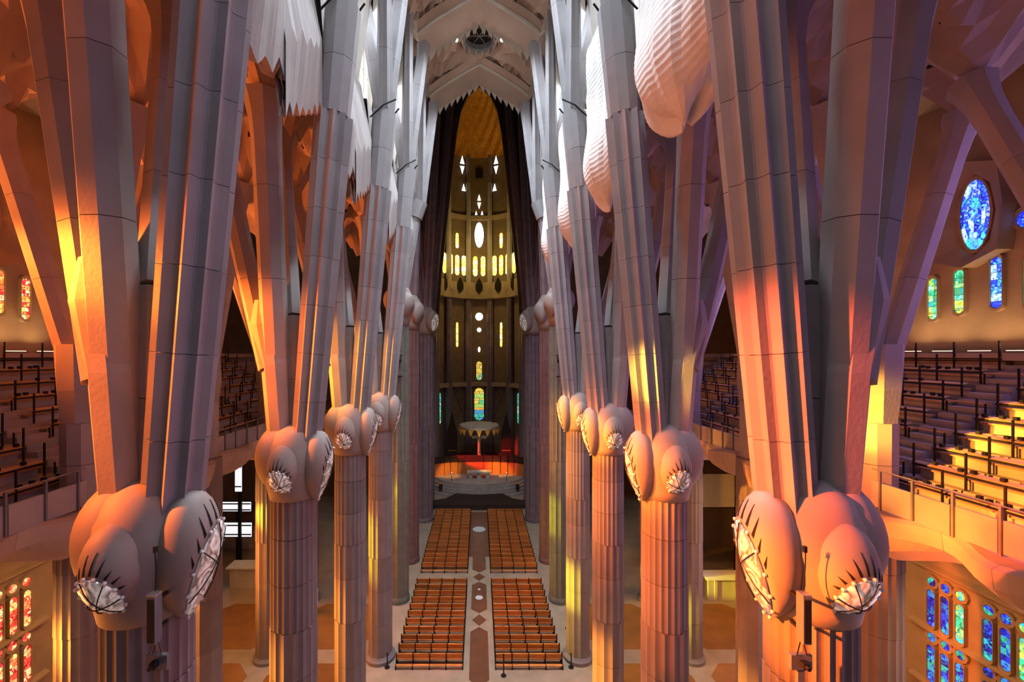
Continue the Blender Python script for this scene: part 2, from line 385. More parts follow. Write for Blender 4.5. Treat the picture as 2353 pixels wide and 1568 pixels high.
for s in (-1, 1):
    side = SIDE[s]; warm = s < 0
    for bi, yb in enumerate((20.85, 28.35, 35.85)):
        bay = ['nearest', 'second', 'third'][bi]
        lan = [(22.75-20.85), (21.5-20.85), (19.95-20.85), (18.7-20.85)]
        for k, dy in enumerate(lan):
            hz = [(24.9,27.1),(25.1,27.3),(25.2,27.6),(25.1,27.4)][k]
            mat = M['warm'] if warm else [M['green'], M['green'], M['cool'], M['green']][k]
            tone = 'glowing orange and yellow' if warm else ['yellow green', 'emerald green', 'deep blue', 'pale green'][k]
            window(s, yb+dy, stadium(hz[0], hz[1], .46), lancet_polys(hz[0], hz[1], .46, 7, rng), mat,
                   '%s lancet, %s from the far end above the %s gallery in the %s bay' % (tone, ORD[k], side, bay))
        # large oval in a faceted funnel
        n = 10; oz = 29.9
        e = window(s, yb, oval(.62, 1.75, oz), [[(p[0], p[1]+oz) for p in q] for q in oval_polys(.60, 1.72, 4, 14, rng)],
               M['warm'] if warm else M['cool'], 'tall oval stained window of %s glass high in the %s bay' % ('amber and red' if warm else 'blue', bay)+' of the %s wall' % side, deep=.1)
        m = MB(); ou = [(1.75*math.cos(2*PI*i/8)*(1.15 if i % 2 else .95), oz+2.75*math.sin(2*PI*i/8)*(1.05 if i % 2 else .95)) for i in range(8)]
        inn = [(.80*math.cos(2*PI*i/8), oz+1.95*math.sin(2*PI*i/8)) for i in range(8)]
        m.loft([[(s*.05,*p) for p in ou], [(-s*.75,*[p[0]*1.0, p[1]]) for p in ou], [(-s*.02,*p) for p in inn], [(s*.05,*p) for p in inn]], cap=False)
        m.build('funnel_reveal', M['wall'], e)
        for k, (dy, z, r) in enumerate([(1.6, 29.0, .30), (1.05, 31.45, .14), (-1.45, 31.5, .26), (-2.05, 29.1, .42)]):
            window(s, yb+dy, oval(r, r, z, 12), [[(p[0], p[1]+z) for p in q] for q in oval_polys(r, r, 2, 6, rng)],
                   M['warm'] if warm else [M['green'], M['green'], M['cool'], M['cool']][k],
                   '%s round window %s the tall oval in the %s bay, %s wall' % (['large','tiny','small','largest'][k], ['below left of','above left of','above right of','right of'][k] if s > 0 else ['below right of','above right of','above left of','left of'][k], bay, side))
        # groups of three below the gallery
        for g, gy in enumerate((1.3, -1.25)):
            for k in range(3):
                dy = gy+(1-k)*.68
                pos = ['far', 'middle', 'near'][k]; grp = ['farther', 'nearer'][g]
                for row, (z0, z1) in enumerate(((8.3,10.25), (5.25,7.25))):
                    mat = M['warmlow'] if warm else (M['green'] if k == 2 and row == 0 or (g == 1 and k == 2) else M['coollow'])
                    window(s, yb+dy, stadium(z0, z1, .40), lancet_polys(z0, z1, .40, 6, rng), mat,
                           '%s row %s lancet of the %s triple under the %s gallery, %s bay' % (['upper','lower'][row], pos, grp, side, bay))
                    window(s, yb+dy, oval(.20, .22, z1+.45, 10), [[(p[0], p[1]+z1+.45) for p in q] for q in oval_polys(.2, .22, 1, 4, rng)], mat,
                           'small oval above the %s row %s lancet of the %s triple, %s gallery, %s bay' % (['upper','lower'][row], pos, grp, side, bay), deep=.1)
        # moulded ledges of the wall
        m = MB()
        for z in (7.95, 4.9, 11.3):
            m = MB(); m.prism([(s*.0, z), (-s*.28, z+.06), (-s*.28, z+.16), (s*0, z+.3)], 'y', yb-3.1, yb+3.1)
            o = m.build('ledge', M['wall'], walls[s]); o.location = (s*XW, 0, 0)
    # ledge above the gallery with its row of warm uplights
    m = MB(); m.box((s*(XW-.5), 24, 22.9), (1.0, 44, .35)); m.build('ledge', M['tier'], walls[s])
    for k, y in enumerate([18.6, 20.1, 21.7, 23.2, 26.2, 28.0, 30.0, 33.5, 35.5, 37.5]):
        lo = empty('uplight', (s*(XW-.80), y, 23.08), '%s warm uplight on the %s wall ledge below the lancets, counted from the near end' % (ORD[k], side), 'lamp', 'wall uplights')
        m = MB(); m.box((0,0,.04), (.22,.9,.08)); m.build('housing', M['greybox'], lo)
        m = MB(); m.box((0,0,.095), (.16,.82,.03)); m.build('lamp_strip', M['lamp'], lo)
        ar = area('uplight_beam', (0,0,.16), (0,0,2), .15, .8, 42, (1,.58,.25), 150); ar.parent = lo
        ar.rotation_euler = (PI, -s*.15, 0)

# ------------------------------------------------------------------ columns
def fluted(N, depth, k=6):
    out = []
    for i in range(N*k):
        a = 2*PI*i/(N*k); t = (i % k)/k
        out.append((a, 1-depth*math.sin(PI*t)))
    return out
def facet(n, off=0.0): return [(2*PI*(i+off)/n, 1.0) for i in range(n)]
def ring(c, d, r, prof, sx=1.0):
    x, y, _ = frame_from(d)
    return [Vector(c)+x*(math.cos(a)*r*rr*sx)+y*(math.sin(a)*r*rr) for a, rr in prof]
def drums(parent, p0, p1, r0, r1, n, prof, mat, gap=0.012, name='drum', sx0=1.0, sx1=1.0, flare=0.0):
    p0, p1 = Vector(p0), Vector(p1); d = p1-p0; L_ = d.length
    for k in range(n):
        a, b = k/n+gap/L_/2, (k+1)/n-gap/L_/2
        m = MB(); rings = []
        ts = [a, b] if not (flare and k == n-1) else [a, a+(b-a)*.5, a+(b-a)*.75, a+(b-a)*.9, b]
        for t in ts:
            r = r0+(r1-r0)*t
            if flare and k == n-1: r *= 1+flare*((t-a)/(b-a))**5
            rings.append(ring(p0+d*t, d, r, prof, sx0+(sx1-sx0)*t))
        m.loft(rings); m.build(name, mat, parent)
def lobe(parent, c, r, n, cut, lens=True, spikes=9, nm='lamp_lobe'):
    c = Vector(c); n = Vector(n).normalized(); x, y, _ = frame_from(n)
    def P(th, ph, s=1.0):
        u = n*math.cos(th)+(x*math.cos(ph)+y*math.sin(ph))*math.sin(th)
        return c+Vector((u.x*r[0], u.y*r[1], u.z*r[2]))*s
    th0 = math.acos(cut); nu = 28; nv = 12
    m = MB(); m.loft([[P(th0+(PI-.02-th0)*k/nv, 2*PI*i/nu) for i in range(nu)] for k in range(nv+1)])
    lb = m.build(nm, M['knot'], parent, smooth=True)
    if not lens: return lb
    rim = [P(th0, 2*PI*i/nu) for i in range(nu)]; ctr = sum(rim, Vector())/nu
    nn = Vector((n.x/r[0], n.y/r[1], n.z/r[2])).normalized()
    m = MB(); rg = []
    for t in (.96, .75, .5, .25, .03): rg.append([ctr+(p-ctr)*t+nn*(.02+.16*(1-t*t)) for p in rim])
    m.loft(rg[:]); m.build('lens', M['lens'], lb, smooth=True)
    for i in range(nu):
        if i % 2 == 0:
            p = ctr+(rim[i]-ctr)*.99; mb = MB(); mb.sphere(p+nn*.03, (.045,.045,.045), 6, 4); mb.build('rim_bead', M['white'], lb)
    # the lattice over the glass
    m = MB()
    for a, b in ((0, 12), (4, 19), (9, 24)):
        pts = [ctr+(rim[a]-ctr)*(1-t)*.95+(rim[b]-ctr)*t*.95+nn*(.06+.16*(1-abs(2*t-1)**2)) for t in (0,.2,.4,.6,.8,1)]
        m.path(pts, .014, 4)
    m.build('lens_lattice', M['iron'], lb)
    # raised dark strips round the rim, crease shade in their colour, longest on top
    up = max(range(nu), key=lambda i: rim[i].z); rr = random.Random(int(abs(c.x*100)))
    for k in range(-spikes//2, spikes//2+1):
        ph = 2*PI*(up+k*1.35)/nu; ln = (.50-.085*abs(k))*rr.uniform(.6,1.1); wd = .05
        if ln < .12: continue
        m = MB(); rows = []
        for q in range(6):
            t = q/5; th = th0+.03+ln*t; pc = ph+.12*t; hw = wd*(1-t)*math.sin(th0)/max(.3, math.sin(th))
            rows.append([P(th, pc-hw, .98), P(th, pc-hw, 1.010), P(th, pc+hw+.002, 1.010), P(th, pc+hw+.002, .98)])
        m.loft(rows); m.build('crease_shade', M['hole_shade'], lb)
    return lb
def lathe(m, prof, n=32, c=(0,0)):
    m.loft([[(c[0]+r*math.cos(2*PI*i/n), c[1]+r*math.sin(2*PI*i/n), z) for i in range(n)] for z, r in prof]); return m

def nave_column():
    e = empty('nave_column')
    zs = [0.45, 2.8, 5.3, 7.8, 10.3, 12.2, 14.0, 15.8, 17.35]
    for k in range(8):
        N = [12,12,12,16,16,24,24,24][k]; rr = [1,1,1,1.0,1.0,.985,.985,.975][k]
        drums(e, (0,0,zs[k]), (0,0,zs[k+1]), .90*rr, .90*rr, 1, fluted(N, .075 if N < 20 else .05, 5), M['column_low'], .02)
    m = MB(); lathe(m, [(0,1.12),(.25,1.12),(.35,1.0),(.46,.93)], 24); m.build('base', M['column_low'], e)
    m = MB(); lathe(m, [(17.3,.90),(17.6,.96),(18.1,1.06),(18.8,1.12),(19.4,1.0),(19.9,.75),(20.2,.3)], 36); m.build('capital', M['knot'], e, smooth=True)
    m = MB(); m.sphere((.52,.05,18.85), (.98,.98,1.34), 28, 16); m.build('capital_bulge', M['knot'], e, smooth=True)
    m = MB(); m.sphere((-.45,.2,18.8), (.85,.95,1.2), 28, 16); m.build('capital_bulge', M['knot'], e, smooth=True)
    lobe(e, (-1.02,-.10,18.55), (.64,.76,1.40), (-.85,.16,-.50), .50, spikes=8)
    lobe(e, (.03,-.84,18.6), (.60,.62,.94), (.0,-.76,-.65), .70)
    lobe(e, (1.34,.45,19.1), (.34,.42,.5), (.8,.4,-.5), .75, lens=False, nm='capital_bulge')
    lobe(e, (-.3,1.0,18.4), (.6,.6,1.0), (-.2,.6,-.7), .6, lens=False, nm='capital_bulge')
    # A: fluted trunk towards the nave
    drums(e, (-.50,0,19.2), (-1.62,0,32.6), .60, .78, 7, fluted(10, .26, 6), M['column'], .014, 'trunk_drum')
    drums(e, (-1.62,0,32.6), (-2.0,0,37.0), .63, .70, 2, facet(10, .5), M['column'], .02, 'trunk_drum')
    for q in (-1, 1):
        m = MB(); m.path([(-2.75,q*.45,37.6), (-2.1,q*.78,37.1), (-1.3,q*.6,36.5)], .045, 5); m.build('node_rope', M['black'], e)
    # star shaped fork above the upper node
    for q, r1 in (((-3.3,0,46.6), .40), ((-2.5,2.3,47.2), .30), ((-2.5,-2.3,47.2), .30), ((-.2,.3,46.5), .36)):
        drums(e, (-2.0,0,36.7), q, .52, r1, 3, fluted(6, .16, 4), M['column'], .014, 'upper_branch', flare=.35)
    # B: faceted branch towards the aisle, forking in two
    m = MB(); x6 = facet(8, .5)
    m.loft([ring((.52,0,19.6), (0,0,1), .50, x6), ring((.74,0,22.6), (0,0,1), .53, x6, 1.02), ring((1.04,0,24.2), (0,0,1), .44, x6, 1.62), ring((1.22,0,25.2), (0,0,1), .20, x6, 1.8)])
    m.build('fork_block', M['sand'], e)
    drums(e, (.72,.03,22.4), (.93,-.55,33.2), .50, .55, 3, facet(8, .5), M['sand'], .018, 'branch_drum', flare=.5)
    drums(e, (.98,-.1,22.4), (4.4,1.9,33.4), .38, .50, 3, facet(8, .5), M['sand'], .018, 'branch_drum', flare=.5)
    # D: slim branch leaning away from the trunk
    drums(e, (.08,.20,19.4), (.18,.35,24.6), .44, .33, 2, facet(6, .2), M['sand'], .018, 'branch_drum')
    drums(e, (.18,.35,24.6), (1.85,3.1,33.4), .34, .31, 3, facet(6, .2), M['sand'], .018, 'branch_drum', flare=1.2)
    return e
def aisle_column():
    e = empty('aisle_column')
    zs = [0.4, 3.0, 6.0, 9.0, 12.0, 14.5, 17.0]
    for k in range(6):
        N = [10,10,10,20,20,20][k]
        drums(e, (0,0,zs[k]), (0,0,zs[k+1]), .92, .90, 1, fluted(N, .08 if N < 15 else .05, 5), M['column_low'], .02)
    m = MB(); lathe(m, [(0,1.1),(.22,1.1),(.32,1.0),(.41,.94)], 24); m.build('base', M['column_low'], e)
    drums(e, (0,0,17.0), (0,0,20.3), .72, .74, 2, facet(10, .5), M['sand'], .02)
    m = MB(); x8 = facet(8, .5)
    m.loft([ring((0,0,20.3), (0,0,1), .74, x8), ring((0,0,21.6), (0,0,1), .84, x8, 1.05), ring((.15,0,23.4), (0,0,1), .72, x8, 1.25)])
    m.build('fork_block', M['sand'], e)
    for p, q, r0, r1 in (((.45,0,22.6),(3.9,.2,32.8),.44,.44), ((-.40,0,22.6),(-2.4,-.4,32.8),.42,.44), ((.2,.4,22.0),(1.5,5.4,32.6),.40,.42)):
        drums(e, p, q, r0, r1, 3, facet(8, .5), M['sand'], .018, 'branch_drum', flare=.6)
    return e
def put_columns(proto, X, ys, lab, cat, group):
    first = True
    for s in (-1, 1):
        for i, y in enumerate(ys):
            o = proto if first else copy_tree(proto); first = False
            o.location = (s*X, y, 0); o.scale = (s, 1, 1)
            tag(o, lab(s, i), cat, group, 'thing')
nc = nave_column()
put_columns(nc, XI, YN[:4], lambda s, i: '%s branching nave column from the viewer on the %s, with bulging lamp capital' % (ORD[i], SIDE[s]), 'column', 'branching nave columns')
ac = aisle_column()
put_columns(ac, XO, YN, lambda s, i: '%s slim forking column of the %s aisle row beside the gallery, from the viewer' % (ORD[i], SIDE[s]), 'column', 'aisle columns')

def crossing_column(mat, r, trunk_mat, top, lensn, lens):
    e = empty('crossing_column')
    for k in range(6): drums(e, (0,0,.5+k*4.2), (0,0,.5+(k+1)*4.2), r, r, 1, fluted(12 if k < 3 else 16, .09, 5), mat, .02)
    m = MB(); lathe(m, [(0,r*1.08),(.3,r*1.08),(.42,r*1.05),(.55,r*1.0)], 24); m.build('base', mat, e)
    m = MB(); lathe(m, [(25.7,r),(26.3,r*1.15),(27.6,r*1.4),(28.8,r*1.2),(29.6,r*.7)], 32); m.build('capital', M['knot'], e, smooth=True)
    lobe(e, (-.9*r,-.75*r,27.6), (.85*r,.85*r,1.25*r), lensn, .55, lens=lens)
    lobe(e, (.7*r,-.5*r,28.0), (.8*r,.8*r,1.2*r), (.6,-.6,-.5), .7, lens=False, nm='capital_bulge')
    for q, rr in zip(top, (.75, .55)):
        drums(e, (q[0]*.1,q[1]*.1,28.6), q, r*.72, r*rr*.8, 5, fluted(10, .14, 5), trunk_mat, .02, 'trunk_drum', flare=.2)
    return e
names = ['green grey basalt', 'dark red porphyry', 'violet granite', 'dark granite']
for k, (y, x, r, mat, tm, top) in enumerate([
        (39.6, 7.5, .92, M['basalt'], M['column'], [(-1.65,0,37.2), (1.6,1,36)]),
        (47.1, 7.7, 1.0, M['porphyry'], M['granite'], [(-1.0,1.5,58), (2.0,2,52)]),
        (58.7, 7.6, 1.2, M['granite'], M['granite'], [(-1.6,2.0,62), (2.4,1,54)]),
        (66.5, 8.0, 1.0, M['granite'], M['granite'], [(-3.6,0,64), (1.5,1,56)])]):
    base = None
    for s in (-1, 1):
        if base is None: o = base = crossing_column(mat, r, tm, top, (-.85,-.42,-.3), k == 2)
        else: o = copy_tree(base)
        o.location = (s*x, y, 0); o.scale = (s, 1, 1)
        tag(o, 'tall %s crossing column on the %s, %s beyond the nave columns' % (names[k], SIDE[s], ORD[k]), 'column', 'crossing columns', 'thing')
# the basalt pair carries the last trunks of the nave up to the vault
for s in (-1, 1):
    e = empty('vault_branch', (s*7.5, 39.6, 0), 'pale star forked trunk above the basalt column on the %s, under the last arch' % SIDE[s], 'column', 'last vault branches'); e.scale = (s,1,1)
    drums(e, (-1.5,0,35.8), (-2.0,0,37.3), .64, .70, 1, facet(10, .5), M['column'], .02, 'trunk_drum')
    for q, r1 in (((-3.3,0,46.6), .40), ((-2.5,-2.3,47.2), .30), ((-.2,.3,46.5), .36)):
        drums(e, (-2.0,0,37.1), q, .52, r1, 3, fluted(6, .16, 4), M['column'], .014, 'upper_branch', flare=.35)

# ------------------------------------------------------------------ vaults
def tri(t): t = t % 1.0; return abs(2*t-1)
def funnel_field(pts, x, y, z0, rise, k, fold, n):
    best = 1e9
    for (px, py) in pts:
        dx, dy = x-px, y-py; r = math.hypot(dx, dy)
        th = math.atan2(dy, dx); rr = r*(1+fold*(tri(n*th/(2*PI))-.5))
        if rr < best: best = rr
    return z0+rise*(1-math.exp(-best/k))
def height_mesh(x0, x1, y0, y1, st, f, th=.35):
    nx, ny = max(2, int(round((x1-x0)/st))), int(round((y1-y0)/st)); m = MB(); top = []
    vs = []; fs = []
    for j in range(ny+1):
        for i in range(nx+1):
            x, y = x0+(x1-x0)*i/nx, y0+(y1-y0)*j/ny; vs.append((x, y, f(x, y)))
    for j in range(ny):
        for i in range(nx):
            a = j*(nx+1)+i
            fs += [(a, a+nx+1, a+1), (a+1, a+nx+1, a+nx+2)]
    n = len(vs); vs += [(v[0], v[1], v[2]+th) for v in vs[:]]
    for j in range(ny):
        for i in range(nx):
            a = n+j*(nx+1)+i; fs.append((a, a+1, a+nx+2, a+nx+1))
    m.add(vs, fs); return m
aisle_f = {}
for s in (-1, 1):
    pts = []
    for y in [2.1]+YN:
        pts += [(XI+.85, y-.62), (XI+4.4, y+1.9), (XI+1.85, y+3.1), (XO+3.9, y+.2), (XO-2.4, y-.4), (XO+1.5, y+5.4)]
    pts = [(s*p[0], p[1]) for p in pts]
    f = lambda x, y, pts=pts: funnel_field(pts, x, y, 32.2, 4.4, 1.8, .55, 6)
    aisle_f[s] = f
    a, b = sorted((s*7.0, s*25.2)); m = height_mesh(a, b, 0, 47, .42, f)
    o = tag(m.build('ceiling_aisle_'+SIDE[s], M['vault']), 'folded star vault over the %s aisle with small dark vents' % SIDE[s], 'vault', kind='structure')
    # vents: solid dark wedges, the shade of each hole put into the colour
    rv = random.Random(5+s)
    for k in range(46):
        x = s*rv.uniform(9, 23); y = rv.uniform(10, 34); 
        for q in range(rv.choice((2,2,3))):
            xx, yy = x+s*.38*q, y+.1*q; z = f(xx, yy)
            if z < 33.3 or z > 36.2: continue
            nx_, ny_ = (f(xx+.1, yy)-f(xx-.1, yy))/.2, (f(xx, yy+.1)-f(xx, yy-.1))/.2
            nrm = Vector((nx_, ny_, -1)).normalized()
            m = MB(); m.add([(-.11,-.05,-.05),(.11,-.05,-.05),(0,.22,-.05),(-.11,-.05,.04),(.11,-.05,.04),(0,.22,.04)], [(2,1,0),(3,4,5),(0,1,4,3),(1,2,5,4),(2,0,3,5)])
            m.build('vent', M['hole_shade'], o, (xx, yy, z), nrm.to_track_quat('-Z', 'Y').to_euler())
# nave vault
npts = []
for y in [2.1]+YN:
    for s in (-1, 1): npts += [(s*4.2, y), (s*5.0, y+2.3), (s*5.0, y-2.3), (s*7.4, y+.3)]
OC = [y+3.75 for y in YN[:4]]
def nave_f(x, y):
    z = funnel_field(npts, x, y, 46.3, 4.3, 2.0, .8, 9)
    for oy in OC:
        r = math.hypot(x, y-oy)
        if r < 1.9: z = max(z, 50.7)
    return z
nv = tag(height_mesh(-7.6, 7.6, 1, 41, .4, nave_f).build('ceiling_nave', M['vaultn']), 'brown star folded vault of the high nave', 'vault', kind='structure')
# transverse arches with toothed edges
for y in YN:
    m = MB(); mt = MB(); n = 8
    for sgn in (-1, 1):
        prev = None
        for k in range(n+1):
            t = k/n; x = sgn*4.5*(1-t); z = 45.9+2.9*(t**.85)
            row = [(x, y-1.5, z+1.3), (x, y-1.2, z+.55), (x, y+1.1, z+.22), (x, y+1.3, z+1.3)]
            if prev:
                m.add(prev+row, [(0,1,5,4),(1,2,6,5),(2,3,7,6),(0,4,7,3)])
                # tooth hanging from the far edge
                tx = (prev[2][0]+row[2][0])/2; tz = (prev[2][2]+row[2][2])/2
                p, q = Vector(prev[2]), Vector(row[2])
                tip = Vector((tx+sgn*.16, y+1.15, tz-.62)); back = Vector((0, .18, .05))
                mt.add([p, q, tip, p+back, q+back, tip+back], [(0,1,2),(3,5,4),(0,3,4,1),(1,4,5,2),(2,5,3,0)])
            prev = row
    m.build('vault_arch', M['vaultn'], nv); mt.build('arch_teeth', M['cream'], nv)
    m = MB()
    for sgn in (-1, 1): m.path([(sgn*4.5*(1-k/10), y-1.25, 46.45+2.9*((k/10)**.85)) for k in range(11)], .13, 5)
    m.build('arch_rib', M['cream'], nv)
for k, oy in enumerate(OC):
    z = 49.9; e = empty('vault_oculus', (0, oy, z), 'dark spiky oculus at the crown of the %s nave vault bay' % ORD[k], 'oculus', 'vault oculi')
    m = MB(); m.prism(disc(0,0,1.25,24), 'z', .3, .5); m.build('opening', M['hole_shade'], e)
    m = MB(); rg = [[(r*math.cos(2*PI*i/24), r*math.sin(2*PI*i/24), zz) for i in range(24)] for r, zz in ((1.25,.5),(1.55,.2),(1.45,-.25),(1.2,-.1),(1.15,.45))]
    m.loft(rg, cap=False); m.build('ring', M['greybox'], e)
    for i in range(14):
        a = 2*PI*i/14; m = MB(); d = Vector((math.cos(a), math.sin(a), 0)); t = Vector((-d.y, d.x, 0))
        m.add([d*1.35+t*.2+Vector((0,0,.1)), d*1.35-t*.2+Vector((0,0,.1)), d*1.75+Vector((0,0,.2)), d*1.3+Vector((0,0,-.85))], [(0,1,2),(0,3,1),(1,3,2),(2,3,0)])
        m.build('tooth', M['cream'], e)
    for i in range(6):
        a = 2*PI*i/6; m = MB(); m.tube((0,0,.15), (1.1*math.cos(a),1.1*math.sin(a),.2), .06, .03, 5); m.build('spoke', M['greybox'], e)
    point('oculus_lamp', (0, oy-1.0, 47.2), 70, (1, .78, .58), .2)
    for a in (-1, 1):
        m = MB(); m.sphere((a*1.9,-.5,-.55), (.16,.16,.16), 8, 6); m.build('lamp', M['lamp'], e)
# gable above the last arch, roofs behind
for s in (-1, 1):
    # clerestory strip between nave vault and aisle vault
    for bi, y in enumerate([2.1]+YN[:4]):
        WN[0] += 1
        e = empty('window_%d' % WN[0], (s*8.3, y+3.75, 0), 'clear clerestory glazing above the %s net bay, %s bay from the viewer' % (SIDE[s], ORD[bi]), 'window', kind='structure')
        for j in range(5):
            for q in range(3):
                m = MB(); m.box((0, -2.4+j*1.2, 39.6+q*2.5), (.04, 1.1, 2.35)); m.build('pane', M['sky'], e)
        for j in range(6):
            m = MB(); m.box((-s*.02, -3.0+j*1.2, 42), (.14, .12, 7.6)); m.build('mullion', M['cream'], e)
        # pleated cream web below the glass
        m = MB(); n = 10; lo = []; hi = []
        for j in range(n+1):
            t = j/n; a = (t-.5)*2
            lo.append((s*(6.75+.35*(j % 2)), y+4.1+a*1.9, 36.6+abs(a)*.5)); hi.append((s*(5.0+1.0*(j % 2)+.3*abs(a)), y+3.75+a*2.5, 46.6+.5*(j % 2)))
        back = [(p[0]+s*.25, p[1], p[2]) for p in lo], [(p[0]+s*.25, p[1], p[2]) for p in hi]
        m.loft([lo, hi], closed=False); m.loft([back[1], back[0]], closed=False)
        tag(m.build('vault_web', M['cream']), 'pleated cream web rising to the nave vault, %s bay from the viewer on the %s' % (ORD[bi], SIDE[s]), 'vault web', 'pleated vault webs', kind='structure')
    m = MB(); m.box((s*8.6, 20, 37.3), (.5, 44, 1.6)); m.box((s*8.6, 20, 47.0), (.5, 44, 1.6))
    tag(m.build('wall_clerestory_'+SIDE[s], M['cream']), 'pale clerestory wall above the %s aisle vault' % SIDE[s], 'wall', kind='structure')

# pendants between the nave columns: bare saw toothed shells on the left, netted on the right
def shell(s, y, label):
    e = empty('pendant_shell', (s*6.6, y+3.75, 30.4), label, 'vault shell', 'saw toothed shells')
    def plate(ya, yb, za, zb, xa, xb, nt, depth):
        m = MB(); prev = None; st = nt*4
        for k in range(st+1):
            t = k/st; yy = ya+(yb-ya)*t; zz = za+(zb-za)*t+depth*[0,.5,1,.5][k % 4]*(.75+.25*math.sin(9*t)); x = -s*(xa+(xb-xa)*t)
            cv = -s*.28*math.sin(PI*t)
            row = [(x, yy, zz), (x+cv, yy, zz+2.4), (s*.15, yy*1.03, 8.0), (x+s*.22, yy, zz+.08), (s*.45, yy*1.03, 8.0)]
            if prev: m.add(prev+row, [(0,5,6,1),(1,6,7,2),(3,4,9,8),(0,3,8,5),(2,7,9,4)])
            prev = row
        m.build('shell_plate', M['sand'], e)
    plate(-2.9, -.15, .35, 1.15, .25, .55, 4, .62)
    plate(-.25, 3.2, -.05, 2.0, .60, .45, 6, .55)
    # jagged edge of the lower plate, seen from the side
    m = MB(); pts = []
    for k in range(9): pts.append((-s*(.60-.03*k), -.25-(.16 if k % 2 else 0), -.05+.42*k))
    for k in range(8): m.add([pts[k], pts[k+1], (-s*(.3-.03*(k+1)), .25, pts[k+1][2]), (-s*(.3-.03*k), .25, pts[k][2])], [(0,1,2,3)])
    m.build('jagged_edge', M['sand'], e)
    m = MB(); m.loft([[(-s*.5,-.45,1.4),(-s*.2,-.2,1.2),(s*.2,-.2,1.4),(s*.2,-.45,1.6)], [(s*.05,-.9,8.0),(-s*.05,-.2,8.0),(s*.4,-.2,8.0),(s*.4,-.9,8.0)]])
    m.build('shell_keel', M['column'], e)
    return e
for i, y in enumerate([2.1]+YN[:4]):
    shell(-1, y, 'bare saw toothed pendant shell in the %s bay of the left nave arcade' % ORD[i])
rn = random.Random(11)
for i, y in enumerate([2.1]+YN[:4]):
    m = MB(); nu, nvv = 36, 70; rings = []
    for k in range(nvv+1):
        t = k/nvv; z = 30.4+8.0*t
        w_ = (1-(1-min(1, t*2.6))**2)**.5 if t < .385 else 1-.25*((t-.385)/.615)**2
        rg = []
        for j in range(nu):
            a = 2*PI*j/nu; rip = 1+.05*math.sin(7*a+5*t+i)+.025*math.sin(17*a+9*t)+(.006 if k % 2 else -.006)
            bulge = 1+.18*math.sin(2.3*t*PI+.4)
            rg.append((6.55-.15*t+1.05*max(w_,.12)*rip*math.cos(a)*bulge, y+3.75+.15*math.sin(3*t)+2.7*max(w_,.1)*rip*math.sin(a), z+.25*math.sin(3*a)*(1-t)))
        rings.append(rg)
    m.loft(rings)
    e = empty('safety_net', (6.6, y+3.75, 30.4), 'bulging white safety net wrapped round the %s pendant of the right nave arcade' % ORD[i], 'net', 'white safety nets')
    o = m.build('net_bag', M['net'], e); o.matrix_parent_inverse = Matrix.Translation((-6.6, -(y+3.75), -30.4))

# ------------------------------------------------------------------ galleries
for s in (-1, 1):
    side = SIDE[s]
    # wavy cast fascia and soffit
    gal = empty('balcony_floor', (s*16, 24, 15), 'wavy cast stone balcony and stepped tiers of the %s gallery' % side, 'balcony', kind='structure')
    def G(m, name, mat, smooth=False):
        o = m.build(name, mat, gal, smooth=smooth); o.matrix_parent_inverse = Matrix.Translation((-s*16, -24, -15)); return o
    y0, nseg = 2.1, 22
    for k in range(nseg):
        m = MB(); rows = []
        for q in range(7):
            yy = y0+(k+q/6)*2.0-(.012 if q == 6 else 0)
            ph = 2*PI*(yy-9.6)/7.5
            xf = 15.05+.30*math.sin(ph*2+.6)-.12*math.sin(ph); zt = 17.05+.10*math.sin(ph*2); zb = 15.55-.35*math.cos(ph)+.12*math.sin(2*ph)
            rows.append([(s*x, yy, z) for x, z in ((24.6,zt+.1),(xf+.25,zt),(xf+.02,zt-.12),(xf+.10,zt-.7),(xf+.35,zb+.35),(xf+.9,zb),(24.6,15.4))])
        m.loft(rows); G(m, 'fascia_block', M['fascia'], False)
    # tiers
    for t in range(9):
        x0_, x1_ = 16.7+.85*t, 24.6; z1 = 17.45+.60*t
        m = MB(); m.box((s*(x0_+.425), 24, (17.0+z1)/2), (.85, 44, z1-17.0)); G(m, 'tier', M['tier'])
    for b, yb in enumerate([2.1]+YN):
        for t in range(9):
            for h in range(2):
                m = MB(); m.box((s*(16.55+.85*t+.42*h), yb+1.2, 17.25+.6*t+.3*h-.15), (.42, 1.3, .62)); G(m, 'stair_step', M['panel'])
    # parapet of panels with posts and a thin rail
    yy = 6.0; k = 0
    while yy < 43:
        ph = 2*PI*(yy-9.6)/7.5; xf = 15.55+.1*math.sin(ph)
        m = MB(); m.box((s*xf, yy, 17.55), (.10, 1.12, 1.0)); G(m, 'parapet_panel', M['panel'])
        m = MB(); m.box((s*(xf-.08), yy+.59, 17.75), (.08, .07, 1.5)); G(m, 'parapet_post', M['greybox'])
        yy += 1.2; k += 1
    m = MB(); m.path([(s*15.5, 6, 18.5), (s*15.5, 43, 18.5)], .025, 6); G(m, 'handrail', M['metal'])
    m = MB(); m.box((s*(24.35), 24, 22.45), (.4, 44, .5)); G(m, 'back_wall', M['tier'])
